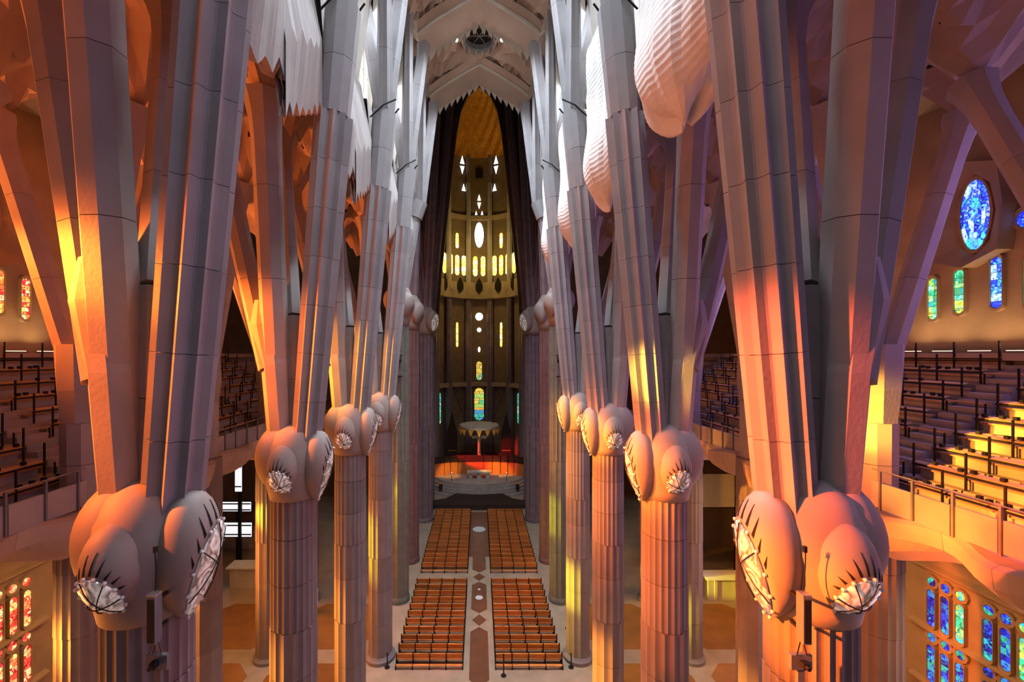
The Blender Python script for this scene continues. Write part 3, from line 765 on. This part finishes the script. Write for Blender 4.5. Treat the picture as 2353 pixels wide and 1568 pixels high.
# choir benches
def choir_bench(L_, rs):
    e = empty('choir_bench')
    m = MB(); m.box((.28, 0, .38), (.42, L_, .06)); m.build('seat', M['woodpale'], e)
    m = MB(); m.box((.30, 0, .17), (.22, L_-.1, .35)); m.build('riser', M['tier'], e)
    m = MB(); m.box((.02, 0, .62), (.26, L_, .045), tilt=('Y', -.25)); m.build('book_rest', M['woodpale'], e)
    m = MB(); m.box((-.10, 0, .54), (.05, L_, .07)); m.build('rail', M['iron'], e)
    n = max(2, int(L_/1.45))
    for i in range(n+1):
        m = MB(); m.box((-.10, -L_/2+.06+(L_-.12)*i/n, .70), (.055, .055, 1.35)); m.build('post', M['iron'], e)
    for i in range(int(L_/.42)):
        if rs.random() < .62:
            m = MB(); m.box((.02, -L_/2+.25+.42*i+rs.uniform(-.1,.1), .69+rs.uniform(0,.04)), (.13, .13, .12)); m.build('microphone_clip', M['black'], e)
    return e
protos = []
for v in range(2): protos.append(choir_bench(5.6, random.Random(20+v)))
used = [False]*2
for s in (-1, 1):
    for b, yb in enumerate([2.1]+YN[:4]):
        for t in range(9):
            v = (t+b) % 2
            o = protos[v] if not used[v] else copy_tree(protos[v]); used[v] = True
            o.location = (s*(16.85+.85*t), yb+4.75, 17.45+.60*t); o.scale = (s, 1, 1)
            tag(o, 'choir bench on the %s tier of the %s gallery, %s bay from the viewer' % (ORD[t]+' lowest' if t else 'lowest', SIDE[s], ORD[b]), 'choir bench', 'choir benches of the galleries')
for s in (-1, 1):
    for b, yb in enumerate([2.1]+YN[:4]):
        for t in range(4):
            e = empty('stair_rail', (s*(17.6+1.7*t), yb+1.86, 17.45+1.2*t), '%s lowest stair railing of the %s gallery, %s stair from the viewer' % (ORD[t], SIDE[s], ORD[b]), 'railing', 'gallery stair railings')
            m = MB(); m.box((0,0,.55), (.05,.05,1.1)); m.build('post', M['iron'], e)
            m = MB(); m.box((0,-1.45,.55), (.05,.05,1.1)); m.build('post', M['iron'], e)
            m = MB(); m.path([(0,0,1.1),(0,-1.45,1.1)], .035, 6); m.build('top_rail', M['woodpale'], e)
# ------------------------------------------------------------------ nave benches
def nave_bench(L_):
    e = empty('nave_bench')
    for i in range(4):
        x = -L_/2+L_*(i+.5)/4; w_ = L_/4-.06
        m = MB(); m.box((x, .22, .45), (w_, .46, .055)); m.build('seat', M['wood'], e)
        m = MB(); m.box((x, -.06, .74), (w_, .045, .34), tilt=('X', .18)); m.build('backrest', M['wood'], e)
        m = MB(); m.box((x, -.09, .93), (w_, .09, .05)); m.build('top_rail', M['wood'], e)
        m = MB(); m.box((x, -.36, .28), (w_, .20, .05)); m.build('kneeler', M['wood'], e)
    for i in range(5):
        x = -L_/2+L_*i/4
        m = MB(); m.box((x, .22, .21), (.08, .50, .42)); m.box((x, -.08, .5), (.08, .12, 1.0)); m.box((x, -.26, .14), (.08, .42, .28)); m.build('end_frame', M['iron'], e)
    return e
nb = nave_bench(4.9); first = True
for s in (-1, 1):
    for blk, (ys, n) in enumerate(((31.2, 11), (44.8, 16))):
        for k in range(n):
            o = nb if first else copy_tree(nb); first = False
            o.location = (s*3.65, ys+k*1.04, 0)
            tag(o, 'orange brown bench, %s row from the viewer in the %s block on the %s' % (ORD[k], ['near','far'][blk], SIDE[s]), 'bench', 'nave benches')
for (x, y, h) in ((-6.75, 31.0, 1.0), (6.75, 31.0, 1.0), (1.75, 30.2, 1.5), (7.4, 35.4, 1.0), (-8.3, 38.4, 1.0), (8.3, 38.4, 1.0)):
    e = empty('barrier_post', (x, y, 0), 'black barrier post standing %s the benches, %s' % ('in front of' if y < 30.5 else 'beside', 'near the aisle inlay' if abs(x) < 2 else ('at the %s front corner' % SIDE[1 if x > 0 else -1] if y < 32 else ('by the yellow lit column' if y < 36 else 'by the %s basalt column' % SIDE[1 if x > 0 else -1]))), 'post', 'barrier posts')
    m = MB(); lathe(m, [(0,.2),(.04,.2),(.06,.05)], 12); m.build('foot', M['black'], e)
    m = MB(); m.tube((0,0,.05), (0,0,h), .045, .045, 8); m.build('pole', M['black'], e)
    m = MB(); m.sphere((0,0,h), (.07,.07,.07), 8, 6); m.build('cap', M['black'], e)

# ------------------------------------------------------------------ loudspeakers and boxes on the nearest columns
for s in (-1, 1):
    e = empty('loudspeaker', (s*6.50, 8.45, 17.25), 'slim grey column loudspeaker strapped to the nearest %s capital' % SIDE[s], 'loudspeaker', 'column loudspeakers')
    m = MB(); m.prism([(-.08,-.10),(.08,-.10),(.10,.0),(.08,.10),(-.08,.10)], 'z', 0, .93); m.build('cabinet', M['greybox'], e)
    m = MB(); m.box((0,-.105,.46), (.13,.012,.85)); m.build('grille', M['black'], e)
    m = MB(); m.box((0,.0,.95), (.17,.19,.05)); m.build('top_cap', M['metal'], e)
    m = MB(); m.path([(0,.02,1.0),(.03,.0,1.5),(.02,-.02,1.85)], .012, 5); m.build('cable', M['black'], e)
    m = MB(); m.box((.02,0,1.85), (.06,.06,.12)); m.build('cable_anchor', M['black'], e)
    m = MB(); m.box((0,.2,.2), (.06,.3,.06)); m.box((0,.2,.8), (.06,.3,.06)); m.build('bracket', M['iron'], e)
    e = empty('camera_box', (s*6.50, 8.50, 16.62), 'grey box with a black camera under the loudspeaker on the nearest %s column' % SIDE[s], 'camera box', 'column camera boxes')
    m = MB(); m.box((0,.05,.17), (.42,.10,.30)); m.build('plate', M['greybox'], e)
    m = MB(); m.box((0,-.06,.17), (.11,.14,.12)); m.tube((0,-.12,.17), (0,-.2,.17), .045, .04, 10); m.build('camera', M['black'], e)
    m = MB(); m.box((0,.06,-1.6), (.13,.09,3.2)); m.build('cable_duct', M['greybox'], e)
    for q in (-1, 1):
        m = MB(); m.tube((q*.1,0,.32), (q*.03,0,.60), .012, .012, 5); m.build('strut', M['iron'], e)
# black stage lamps on the far columns
for s in (-1, 1):
    e = empty('stage_lamp_rig', (s*7.45, 37.9, 22.0), 'black stage lamp rig on the %s basalt column beyond the benches' % SIDE[s], 'lamp', 'stage lamp rigs')
    m = MB(); m.box((0,.2,.9), (1.0,.5,.12)); m.build('bar', M['black'], e)
    for q in (-.35, 0, .35):
        m = MB(); m.tube((q,-.1,.7), (q,-.5,.4), .16, .2, 10); m.build('lamp_can', M['black'], e)
    m = MB(); m.box((0,.25,-.2), (.8,.5,1.3)); m.build('control_box', M['greybox'], e)
    m = MB(); m.box((0,.25,-1.0), (1.05,.1,.08)); m.build('lower_bar', M['black'], e)

# ------------------------------------------------------------------ crossing, transept and apse shell
def struct(name, m, mat, label, cat, smooth=False):
    return tag(m.build(name, mat, smooth=smooth), label, cat, kind='structure')
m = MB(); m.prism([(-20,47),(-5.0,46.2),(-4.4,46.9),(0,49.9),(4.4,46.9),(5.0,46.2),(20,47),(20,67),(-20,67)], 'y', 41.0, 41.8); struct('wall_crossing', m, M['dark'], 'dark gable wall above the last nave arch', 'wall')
for s in (-1, 1):
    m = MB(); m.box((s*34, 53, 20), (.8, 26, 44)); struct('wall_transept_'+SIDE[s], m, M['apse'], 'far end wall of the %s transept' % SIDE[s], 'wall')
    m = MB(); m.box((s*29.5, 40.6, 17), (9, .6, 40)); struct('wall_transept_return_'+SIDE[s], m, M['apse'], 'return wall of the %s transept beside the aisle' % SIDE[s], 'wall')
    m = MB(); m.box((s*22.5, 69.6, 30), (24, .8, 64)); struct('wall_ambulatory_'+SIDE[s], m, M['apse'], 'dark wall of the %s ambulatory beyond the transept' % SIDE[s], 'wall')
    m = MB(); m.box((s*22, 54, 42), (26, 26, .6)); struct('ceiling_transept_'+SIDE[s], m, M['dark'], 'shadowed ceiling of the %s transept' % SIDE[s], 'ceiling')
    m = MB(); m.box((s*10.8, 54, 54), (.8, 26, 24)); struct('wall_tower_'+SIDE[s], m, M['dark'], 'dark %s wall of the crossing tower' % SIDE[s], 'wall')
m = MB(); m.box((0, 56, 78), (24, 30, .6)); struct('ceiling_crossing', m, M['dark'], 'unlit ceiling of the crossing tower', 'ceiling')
# presbytery platform, curved steps, dark stage
AY = 77.0
def half_disc(r, y0, n=28): return [(r*math.cos(PI+PI*i/n), AY-2+ (r*.75)*math.sin(PI+PI*i/n)) for i in range(n+1)]+[(r,92),(-r,92)]
for k, (r, z) in enumerate(((10.4,.35),(9.8,.7),(9.2,1.05),(8.6,1.4),(8.0,1.75))):
    m = MB(); m.prism(half_disc(r, 0), 'z', 0 if k == 0 else z-.35, z); struct('floor_presbytery', m, M['tier'], '%s curved marble step up to the altar' % ORD[k], 'step')
e = empty('dark_stage', (0, 64.5, 0), 'low dark brown carpeted stage with flared sides behind the benches', 'stage')
m = MB(); m.prism([(-8.0,-1.6),(8.0,-1.6),(7.6,.2),(5.2,1.4),(3.8,3.6),(-3.8,3.6),(-5.2,1.4),(-7.6,.2)], 'z', .0, .55); m.build('platform', M['carpet'], e)
for k in range(2):
    m = MB(); m.box((0,-1.75-.3*k,.19-.1*k), (12-.5*k,.3,.36-.17*k)); m.build('step', M['carpet'], e)
e = empty('black_drum', (-7.4, 61.6, 0), 'black round drum shaped case by the left granite column beside the stage', 'drum case')
m = MB(); rg = [[(r*math.cos(2*PI*i/20), t, .95+r*math.sin(2*PI*i/20)) for i in range(20)] for r, t in ((.95,0),(.95,.5))]; m.loft(rg); m.build('shell', M['black'], e)
m = MB(); rg = [[(r*math.cos(2*PI*i/20), t, .95+r*math.sin(2*PI*i/20)) for i in range(20)] for r, t in ((.45,-.02),(.45,.02))]; m.loft(rg); m.build('head', M['greybox'], e)

# apse wall: ring of slender columns with tiers of windows between them
for s in (-1, 1):
    m = MB(); q = [(6.6,28),(6.1,36),(5.1,45),(4.2,54),(3.6,59),(2.9,62.5),(1.7,65.2),(0,66.6),(0,78),(12,78),(12,28)]
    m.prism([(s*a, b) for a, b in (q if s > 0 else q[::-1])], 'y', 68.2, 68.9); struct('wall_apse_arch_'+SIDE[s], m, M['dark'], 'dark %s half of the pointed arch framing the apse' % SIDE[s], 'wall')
RA = 9.2; NB = 7
def ap(a, r): return (r*math.sin(a), AY+r*math.cos(a))
AN = [(-105+210*k/NB)*PI/180 for k in range(NB+1)]
apw = []
for k in range(NB):
    a0, a1 = AN[k], AN[k+1]; m = MB()
    p0, p1, q0, q1 = ap(a0, RA), ap(a1, RA), ap(a0, RA+.6), ap(a1, RA+.6)
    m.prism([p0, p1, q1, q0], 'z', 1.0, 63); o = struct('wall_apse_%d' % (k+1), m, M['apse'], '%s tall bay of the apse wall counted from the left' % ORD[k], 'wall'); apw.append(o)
for k in range(NB+1):
    x, y = ap(AN[k], RA-.75)
    e = empty('apse_column', (x, y, 1.0), '%s slender apse column counted from the left round the altar' % ORD[k], 'column', 'apse columns')
    for q in range(6): drums(e, (0,0,q*5.7), (0,0,(q+1)*5.7), .80-.03*q, .78-.03*q, 1, fluted(10,.12,4), M['granite'], .02)
    for q in range(5): drums(e, (0,0,34.2+q*5.6), (0,0,34.2+(q+1)*5.6), .56-.03*q, .54-.03*q, 1, fluted(8,.14,4), M['sand'] if q < 4 else M['granite'], .02, 'upper_drum')
    m = MB(); lathe(m, [(0,.85),(.3,.8),(.5,.6)], 16); m.build('base', M['granite'], e)
    m = MB(); lathe(m, [(34.0,.55),(34.8,.95),(35.6,1.0),(36.6,.5)], 14); m.build('capital', M['wall'], e)
def ring_band(name, r0, r1, z0, z1, mat, label, n=32, wave=0):
    m = MB(); rows = []
    for i in range(n+1):
        a = AN[0]+(AN[-1]-AN[0])*i/n; rr = r0-(wave if i % 4 == 2 else 0)
        rows.append([(*ap(a, rr), z0), (*ap(a, rr), z1), (*ap(a, r1), z1), (*ap(a, r1), z0)])
    m.loft(rows); return struct(name, m, mat, label, 'cornice')
ring_band('trim_1', RA-1.3, RA, 16.6, 17.4, M['wall'], 'curved lower cornice ring of the apse')
ring_band('trim_2', RA-1.5, RA, 34.2, 37.4, M['wall'], 'scalloped gallery ring half way up the apse', wave=.4)
ring_band('trim_3', RA-1.0, RA, 50.2, 51.0, M['wall'], 'upper thin cornice ring of the apse')
# pointed niches of the gallery ring: solid plates, niche shade put into the colour
for k in range(NB):
    am = (AN[k]+AN[k+1])/2
    m = MB(); m.prism([(-.7,36.0),(-.7,37.0),(0,38.4),(.7,37.0),(.7,36.0),(0,35.2)], 'y', -.05, .1)
    x, y = ap(am, RA-1.75); m.build('niche', M['hole_shade'], apw[k], (x, y, 0), (0, 0, -am))
def apse_window(am, outline, polys, mat, label, r=RA*.9659-.03):
    WN[0] += 1; x, y = ap(am, r)
    e = empty('window_%d' % WN[0], (x, y, 0), label, 'window', kind='structure'); e.rotation_euler = (0, 0, -am)
    m = MB(); m.prism([(p[0]*1.1, p[1]) for p in outline], 'y', 0, .05); m.build('lead_frame', M['lead'], e)
    for q in polys:
        cx = sum(p[0] for p in q)/len(q); cz = sum(p[1] for p in q)/len(q)
        m = MB(); m.prism([(cx+(p[0]-cx)*.94, cz+(p[1]-cz)*.96) for p in q], 'y', -.06, -.02); m.build('pane', mat(cz) if callable(mat) else mat, e)
ra = random.Random(9)
for k in range(NB):
    am = (AN[k]+AN[k+1])/2; nm = ORD[k]
    for j, d in enumerate((-.165, 0, .165) if k != 3 else (-.09, .09)):
        z0, z1 = 38.9, 43.0
        apse_window(am+d, stadium(z0, z1, .95), lancet_polys(z0, z1, .95, 5, ra), M['amber'], '%s golden lancet of the %s apse bay from the left' % (['left','middle','right'][j] if k != 3 else ['left','right'][j], nm))
    if k in (1, 2, 4, 5):
        apse_window(am, stadium(44.3, 47.4, .7), lancet_polys(44.3, 47.4, .7, 3, ra), M['amber'], 'short golden window above the lancets in the %s apse bay from the left' % nm)
    if k in (1, 5): apse_window(am, stadium(9.6, 15.6, .9), lancet_polys(9.6, 15.6, .9, 9, ra), M['bluelow'], 'tall green lancet low in the %s apse bay from the left' % nm)
    if k in (2, 4): apse_window(am, stadium(24.5, 29.5, .5), lancet_polys(24.5, 29.5, .5, 4, ra), M['amber'], 'narrow amber slit in the middle tier of the %s apse bay from the left' % nm)
YC = RA*.9659-.03
def ctr_window(outline, polys, mat, label): 
    apse_window(0.0, outline, polys, mat, label, r=YC)
ctr_window(oval(.95, 2.6, 47.3), [[(p[0], p[1]+47.3) for p in q] for q in oval_polys(.95, 2.6, 2, 8, ra)], M['bright'], 'large bright oval window at the centre of the apse')
for (z, r, nm) in ((30.7, .80, 'large bright'), (28.0, .45, 'small white'), (24.0, .25, 'tiny white')):
    ctr_window(oval(r, r*(1 if r > .3 else 2.2), z), [[(p[0], p[1]+z) for p in q] for q in oval_polys(r, r*(1 if r > .3 else 2.2), 1, 5, ra)], M['bright'], '%s round opening on the apse centre line below the gallery ring' % nm)
ctr_window(stadium(17.8, 21.6, 1.2), lancet_polys(17.8, 21.6, 1.2, 5, ra), M['applow'], 'amber window above the lower cornice on the apse centre line')
ctr_window(stadium(9.6, 16.2, 2.0), lancet_polys(9.6, 16.2, 2.0, 10, ra), lambda z: M['applow'] if z > 11.8 else M['bluelow'], 'tall yellow and green window on the apse centre line above the altar canopy')
def tri_window(x, z, s_, up=1): return [(x-s_*.5, z), (x+s_*.5, z), (x, z+up*s_*1.7)]
for (x, z, sz, up) in ((0,54.3,.75,1),(0,53.9,.8,-1),(-.6,51.4,.5,1),(.6,51.4,.5,1)):
    t = tri_window(x, z, sz, up); ctr_window(t, [t], M['bright'], 'bright triangular opening at x %s, above the large oval of the apse' % ('centre' if x == 0 else ('left' if x < 0 else 'right'))+(' pointing %s' % ('up' if up > 0 else 'down')))
for sgn, nm in ((-1, 'left'), (1, 'right')):
    for (x, z, sz, up, wh) in ((0,61.4,1.0,1,'top'),(0,61.0,1.0,-1,'middle'),(.3,56.0,.9,1,'lowest')):
        t = tri_window(x*-sgn, z, sz, up); apse_window(sgn*.40, t, [t], M['bright'], '%s bright triangle of the %s cluster under the golden dome' % (wh, nm), r=RA*.9659-.12)
# golden dome
m = MB(); rows = []; n = 40
for k in range(13):
    t = k/12; z = 61+16.5*math.sin(t*PI/2); r = (RA+.7)*math.cos(t*PI/2)**.8+.05
    rows.append([(r*(1 if (i+k) % 2 else .985)*math.sin(-2.2+4.4*i/n), AY+r*(1 if (i+k) % 2 else .985)*math.cos(-2.2+4.4*i/n), z) for i in range(n+1)])
m.loft(rows, closed=False, cap=False); struct('ceiling_apse', m, M['gold'], 'golden half dome high over the apse', 'dome')
m = MB(); m.prism([(-.75,58.9),(-.75,60.4),(-.5,61.2),(-.25,60.6),(0,61.4),(.25,60.6),(.5,61.2),(.75,60.4),(.75,58.9)], 'y', 0, .3)
o = m.build('dark_niche', M['hole_shade'], apw[3], (0, AY+RA*.9659-.35, 0))  # solid dark plate, niche shade put into its colour

# apse lights: points added to gild the dome, the tiers and the altar
point('dome_fill', (0, AY-1, 66), 420, (1, .55, .12), .8)  # added point under the dome, no lantern built
point('lancet_glow', (0, AY+1, 42.5), 1900, (1, .70, .18), .8)
point('middle_tier_glow', (0, AY+1, 27), 420, (1, .62, .30), .6)
spot('red_altar_spot', (-8.2, 72, 7.0), (3.4, 77.0, 4.2), 34, 22000, (1, .03, .02), .3)  # coloured spots added around the altar, no window stands behind them
spot('amber_altar_spot', (-6.5, 67, 10), (3.2, 74.5, 2.6), 18, 15000, (1, .45, .06), .3)
spot('amber_altar_spot_left', (6.0, 67, 11), (-5.0, 74.0, 2.6), 16, 15000, (1, .42, .06), .3)
point('altar_fill', (0, 70.5, 8.0), 120, (1, .8, .55), .3)  # added fill above the altar steps, no fixture built

# canopy, altar and stalls
e = empty('altar_canopy', (0, 76.0, 10.2), 'round cream canopy hung over the altar with dangling ornaments', 'canopy')
m = MB(); lathe(m, [(-.30,3.4),(.0,3.6),(.25,3.5),(.55,1.6),(.6,.2)], 14); m.build('roof', M['cream'], e)
for i in range(14):
    a = 2*PI*(i+.5)/14; m = MB(); p = Vector((3.35*math.cos(a), 3.35*math.sin(a), 0))
    m.add([p+Vector((-.5,0,-.3)), p+Vector((.5,0,-.3)), p+Vector((0,.2,-.3)), p+Vector((0,0,-1.5))], [(0,1,2),(0,3,1),(1,3,2),(2,3,0)]); m.build('pendant', M['gold'], e)
for q in (-1, 1):
    m = MB(); m.path([(q*2.4,0,.4),(q*5.5,.5,9)], .04, 5); m.build('cable', M['iron'], e)
e = empty('hanging_crucifix', (0, 75.6, 4.6), 'pale crucifix hanging beneath the altar canopy', 'crucifix')
m = MB(); m.box((0,.1,2.2), (.5,.2,4.4)); m.build('upright', M['cream'], e)
m = MB(); m.box((0,.1,3.6), (2.6,.2,.5)); m.build('crossbar', M['cream'], e)
m = MB(); m.tube((0,.1,4.3), (0,.2,6.2), .04, .04, 6); m.build('suspension_rod', M['iron'], e)
m = MB(); m.loft([ring((0,-.1,.6),(0,0,1),.12,facet(8)), ring((0,-.15,1.6),(0,0,1),.2,facet(8)), ring((0,-.12,2.6),(0,0,1),.26,facet(8)), ring((0,-.1,3.4),(0,0,1),.3,facet(8),1.3), ring((0,-.15,3.7),(0,0,1),.14,facet(8)), ring((0,-.18,4.0),(0,0,1),.15,facet(8)), ring((0,-.18,4.2),(0,0,1),.05,facet(8))])
for q in (-1,1): m.tube((q*.25,-.1,3.4), (q*1.1,-.05,3.75), .11, .07, 7)
m.build('figure', M['sand'], e, smooth=True)
e = empty('altar', (0, 72.6, 1.75), 'pale stone altar table with dark gaps under its top', 'altar')
m = MB(); m.box((0,0,1.05), (4.0,1.4,.28)); m.build('table_top', M['cream'], e)
for q in (-1.5, 0, 1.5):
    m = MB(); m.box((q,0,.45), (.7,1.0,.92)); m.build('pedestal', M['cream'], e)
m = MB(); m.box((0,.1,1.21), (2.6,1.0,.04)); m.build('altar_cloth', M['white'], e)
for q in range(2):
    R_ = 6.4+q*.9
    for j, sg in enumerate((-1, 1)):
        e = empty('choir_stall', (0, AY-.5, 1.75), '%s curved dark choir stall on the %s behind the altar' % (['inner','outer'][q], SIDE[sg]), 'choir stall', 'apse choir stalls')
        for k in range(7):
            a = sg*(14+k*11)*PI/180; m = MB()
            m.box((R_*math.sin(a), R_*math.cos(a)-1.0, .9+.4*q), (1.15,.25,1.8), -a); m.box((R_*math.sin(a)*.95, R_*.95*math.cos(a)-1.0, .45+.4*q), (1.1,.6,.1), -a); m.build('seat_back', M['redcloth'], e)
e = empty('front_screen', (0, AY-4.0, 1.75), 'low dark curved screen ringing the altar platform', 'screen')
for k in range(15):
    a = (-84+12*k)*PI/180
    m = MB(); m.box((7.3*math.sin(a), 1.6+1.8*math.cos(a)-1.2, 2.75), (1.55,.22,1.1), -a*.5); m.build('screen_panel', M['carpet'], e)
    m = MB(); m.box((7.3*math.sin(a), 1.7+1.8*math.cos(a)-1.2, 1.1), (1.5,.15,2.2), -a*.5); m.build('screen_base', M['wood'], e)
for s in (-1, 1):
    e = empty('candle_stand', (s*4.6, 70.6, 1.05), 'tall candle stand with lit candle on the %s of the altar' % SIDE[s], 'candle stand', 'altar candle stands')
    m = MB(); lathe(m, [(0,.22),(.05,.22),(.1,.05),(1.5,.04),(1.55,.12)], 10); m.build('stand', M['black'], e)
    m = MB(); m.tube((0,0,1.55), (0,0,2.1), .06, .06, 8); m.build('candle', M['white'], e)
    m = MB(); m.sphere((0,0,2.2), (.05,.05,.1), 8, 6); m.build('flame', M['lamp'], e)
    e = empty('lectern', (s*6.3, 69.3, .7), 'dark lectern near the %s end of the altar steps' % SIDE[s], 'lectern', 'altar lecterns')
    m = MB(); m.box((0,0,.55), (.5,.4,1.1)); m.build('body', M['carpet'], e)
    m = MB(); m.box((0,-.05,1.2), (.8,.6,.06), tilt=('X',.35)); m.build('reading_top', M['wood'], e)
# dark pointed banners flanking the canopy
for s in (-1, 1):
    e = empty('pointed_screen', (s*5.1, 79.5, 1.75), 'dark pointed screen rising %s of the altar canopy' % ('left' if s < 0 else 'right'), 'screen', 'pointed screens')
    m = MB(); m.prism([(-1.0,0),(1.0,0),(1.0,6.5),(.45,8.4),(.0,10.6),(-.45,8.4),(-1.0,6.5)], 'y', -.15, .15); m.build('panel', M['carpet'], e)
    m = MB(); m.box((0,-.2,3.2), (1.6,.1,.15)); m.build('cross_bar', M['wood'], e)
# ------------------------------------------------------------------ furniture at the aisle ends
e = empty('ticket_kiosk', (-15.0, 37.5, 0), 'pale kiosk with a dark screen behind the second left column', 'kiosk')
m = MB(); m.box((0,0,1.3), (1.1,.7,1.5)); m.build('cabinet', M['white'], e)
m = MB(); m.box((-.2,-.37,1.6), (.5,.05,.6)); m.build('screen', M['black'], e)
m = MB(); m.box((-.1,0,.27), (1.0,.6,.54)); m.build('plinth', M['black'], e)
m = MB(); m.tube((.5,0,2.0), (.6,-.3,3.2), .04, .04, 6); m.build('arm', M['black'], e)
for (x, y, lab, wd) in ((-22.8, 42.0, 'cream counter with white top in the left transept beyond the aisle', 3.4), (-28.8, 50.5, 'long white display counter farther back in the left transept', 5.0), (23.2, 40.0, 'white counter lit yellow green in the right aisle by the wall', 3.6)):
    e = empty('counter', (x, y, 0), lab, 'counter', 'aisle counters')
    m = MB(); m.box((0,0,1.0), (wd,1.1,2.0)); m.build('front', M['cream'], e)
    m = MB(); m.box((0,0,2.08), (wd+.5,1.6,.16)); m.build('top', M['white'], e)
    for q in (-.3, .3):
        m = MB(); m.box((wd*q,-.58,1.0), (.25,.08,1.9)); m.build('pilaster', M['cream'], e)
for k, (x, y, z, w_, h) in enumerate(((-26.4, 46, 3.9, 3.2, 1.5), (-26.8, 46.6, 6.2, 3.2, 1.0), (-26.0, 45.6, 9.8, .7, 3.2))):
    e = empty('light_panel', (x, y, z), '%s white lit panel of the left transept doorway seen between the columns' % ['lowest','middle','top narrow'][k], 'light panel', 'transept light panels')
    m = MB(); m.box((0,0,0), (w_,.1,h)); m.build('diffuser', M['lampwhite'], e)
    m = MB(); m.box((0,.1,0), (w_+.2,.1,h+.2)); m.build('frame', M['black'], e)
    for q in (-.5, .5):
        m = MB(); m.box((0,-.08,h*.33*q*2), (w_,.06,.12)); m.build('glazing_bar', M['black'], e)
    m = MB(); m.box((0,.3,-z/2-h/4), (.3,.3,max(.2,z-h/2))); m.build('mast', M['black'], e)
e = empty('projection_screen', (25.5, 45.0, 6.8), 'pale grey screen panel in the right transept between the columns', 'screen')
m = MB(); m.box((0,0,1.7), (3.4,.12,3.5)); m.build('panel', M['white'], e)
m = MB(); m.box((0,.12,-2.2), (3.6,.1,4.2)); m.build('skirt', M['dark'], e)
for q in (-1,1):
    m = MB(); m.box((q*1.8,.1,-1.65), (.15,.15,10.3)); m.build('leg', M['black'], e)

e = empty('wall_handrail', (23.95, 19.8, 21.2), 'black slanting handrail fixed to the back wall of the right gallery', 'handrail')
m = MB(); m.path([(0,.95,1.35),(0,-.85,.05)], .035, 6); m.build('rail', M['iron'], e)
for t in (.15, .85):
    m = MB(); m.tube((.0,.95-1.8*t,1.35-1.3*t), (.35,.95-1.8*t,1.25-1.3*t), .025, .025, 5); m.build('bracket', M['iron'], e)
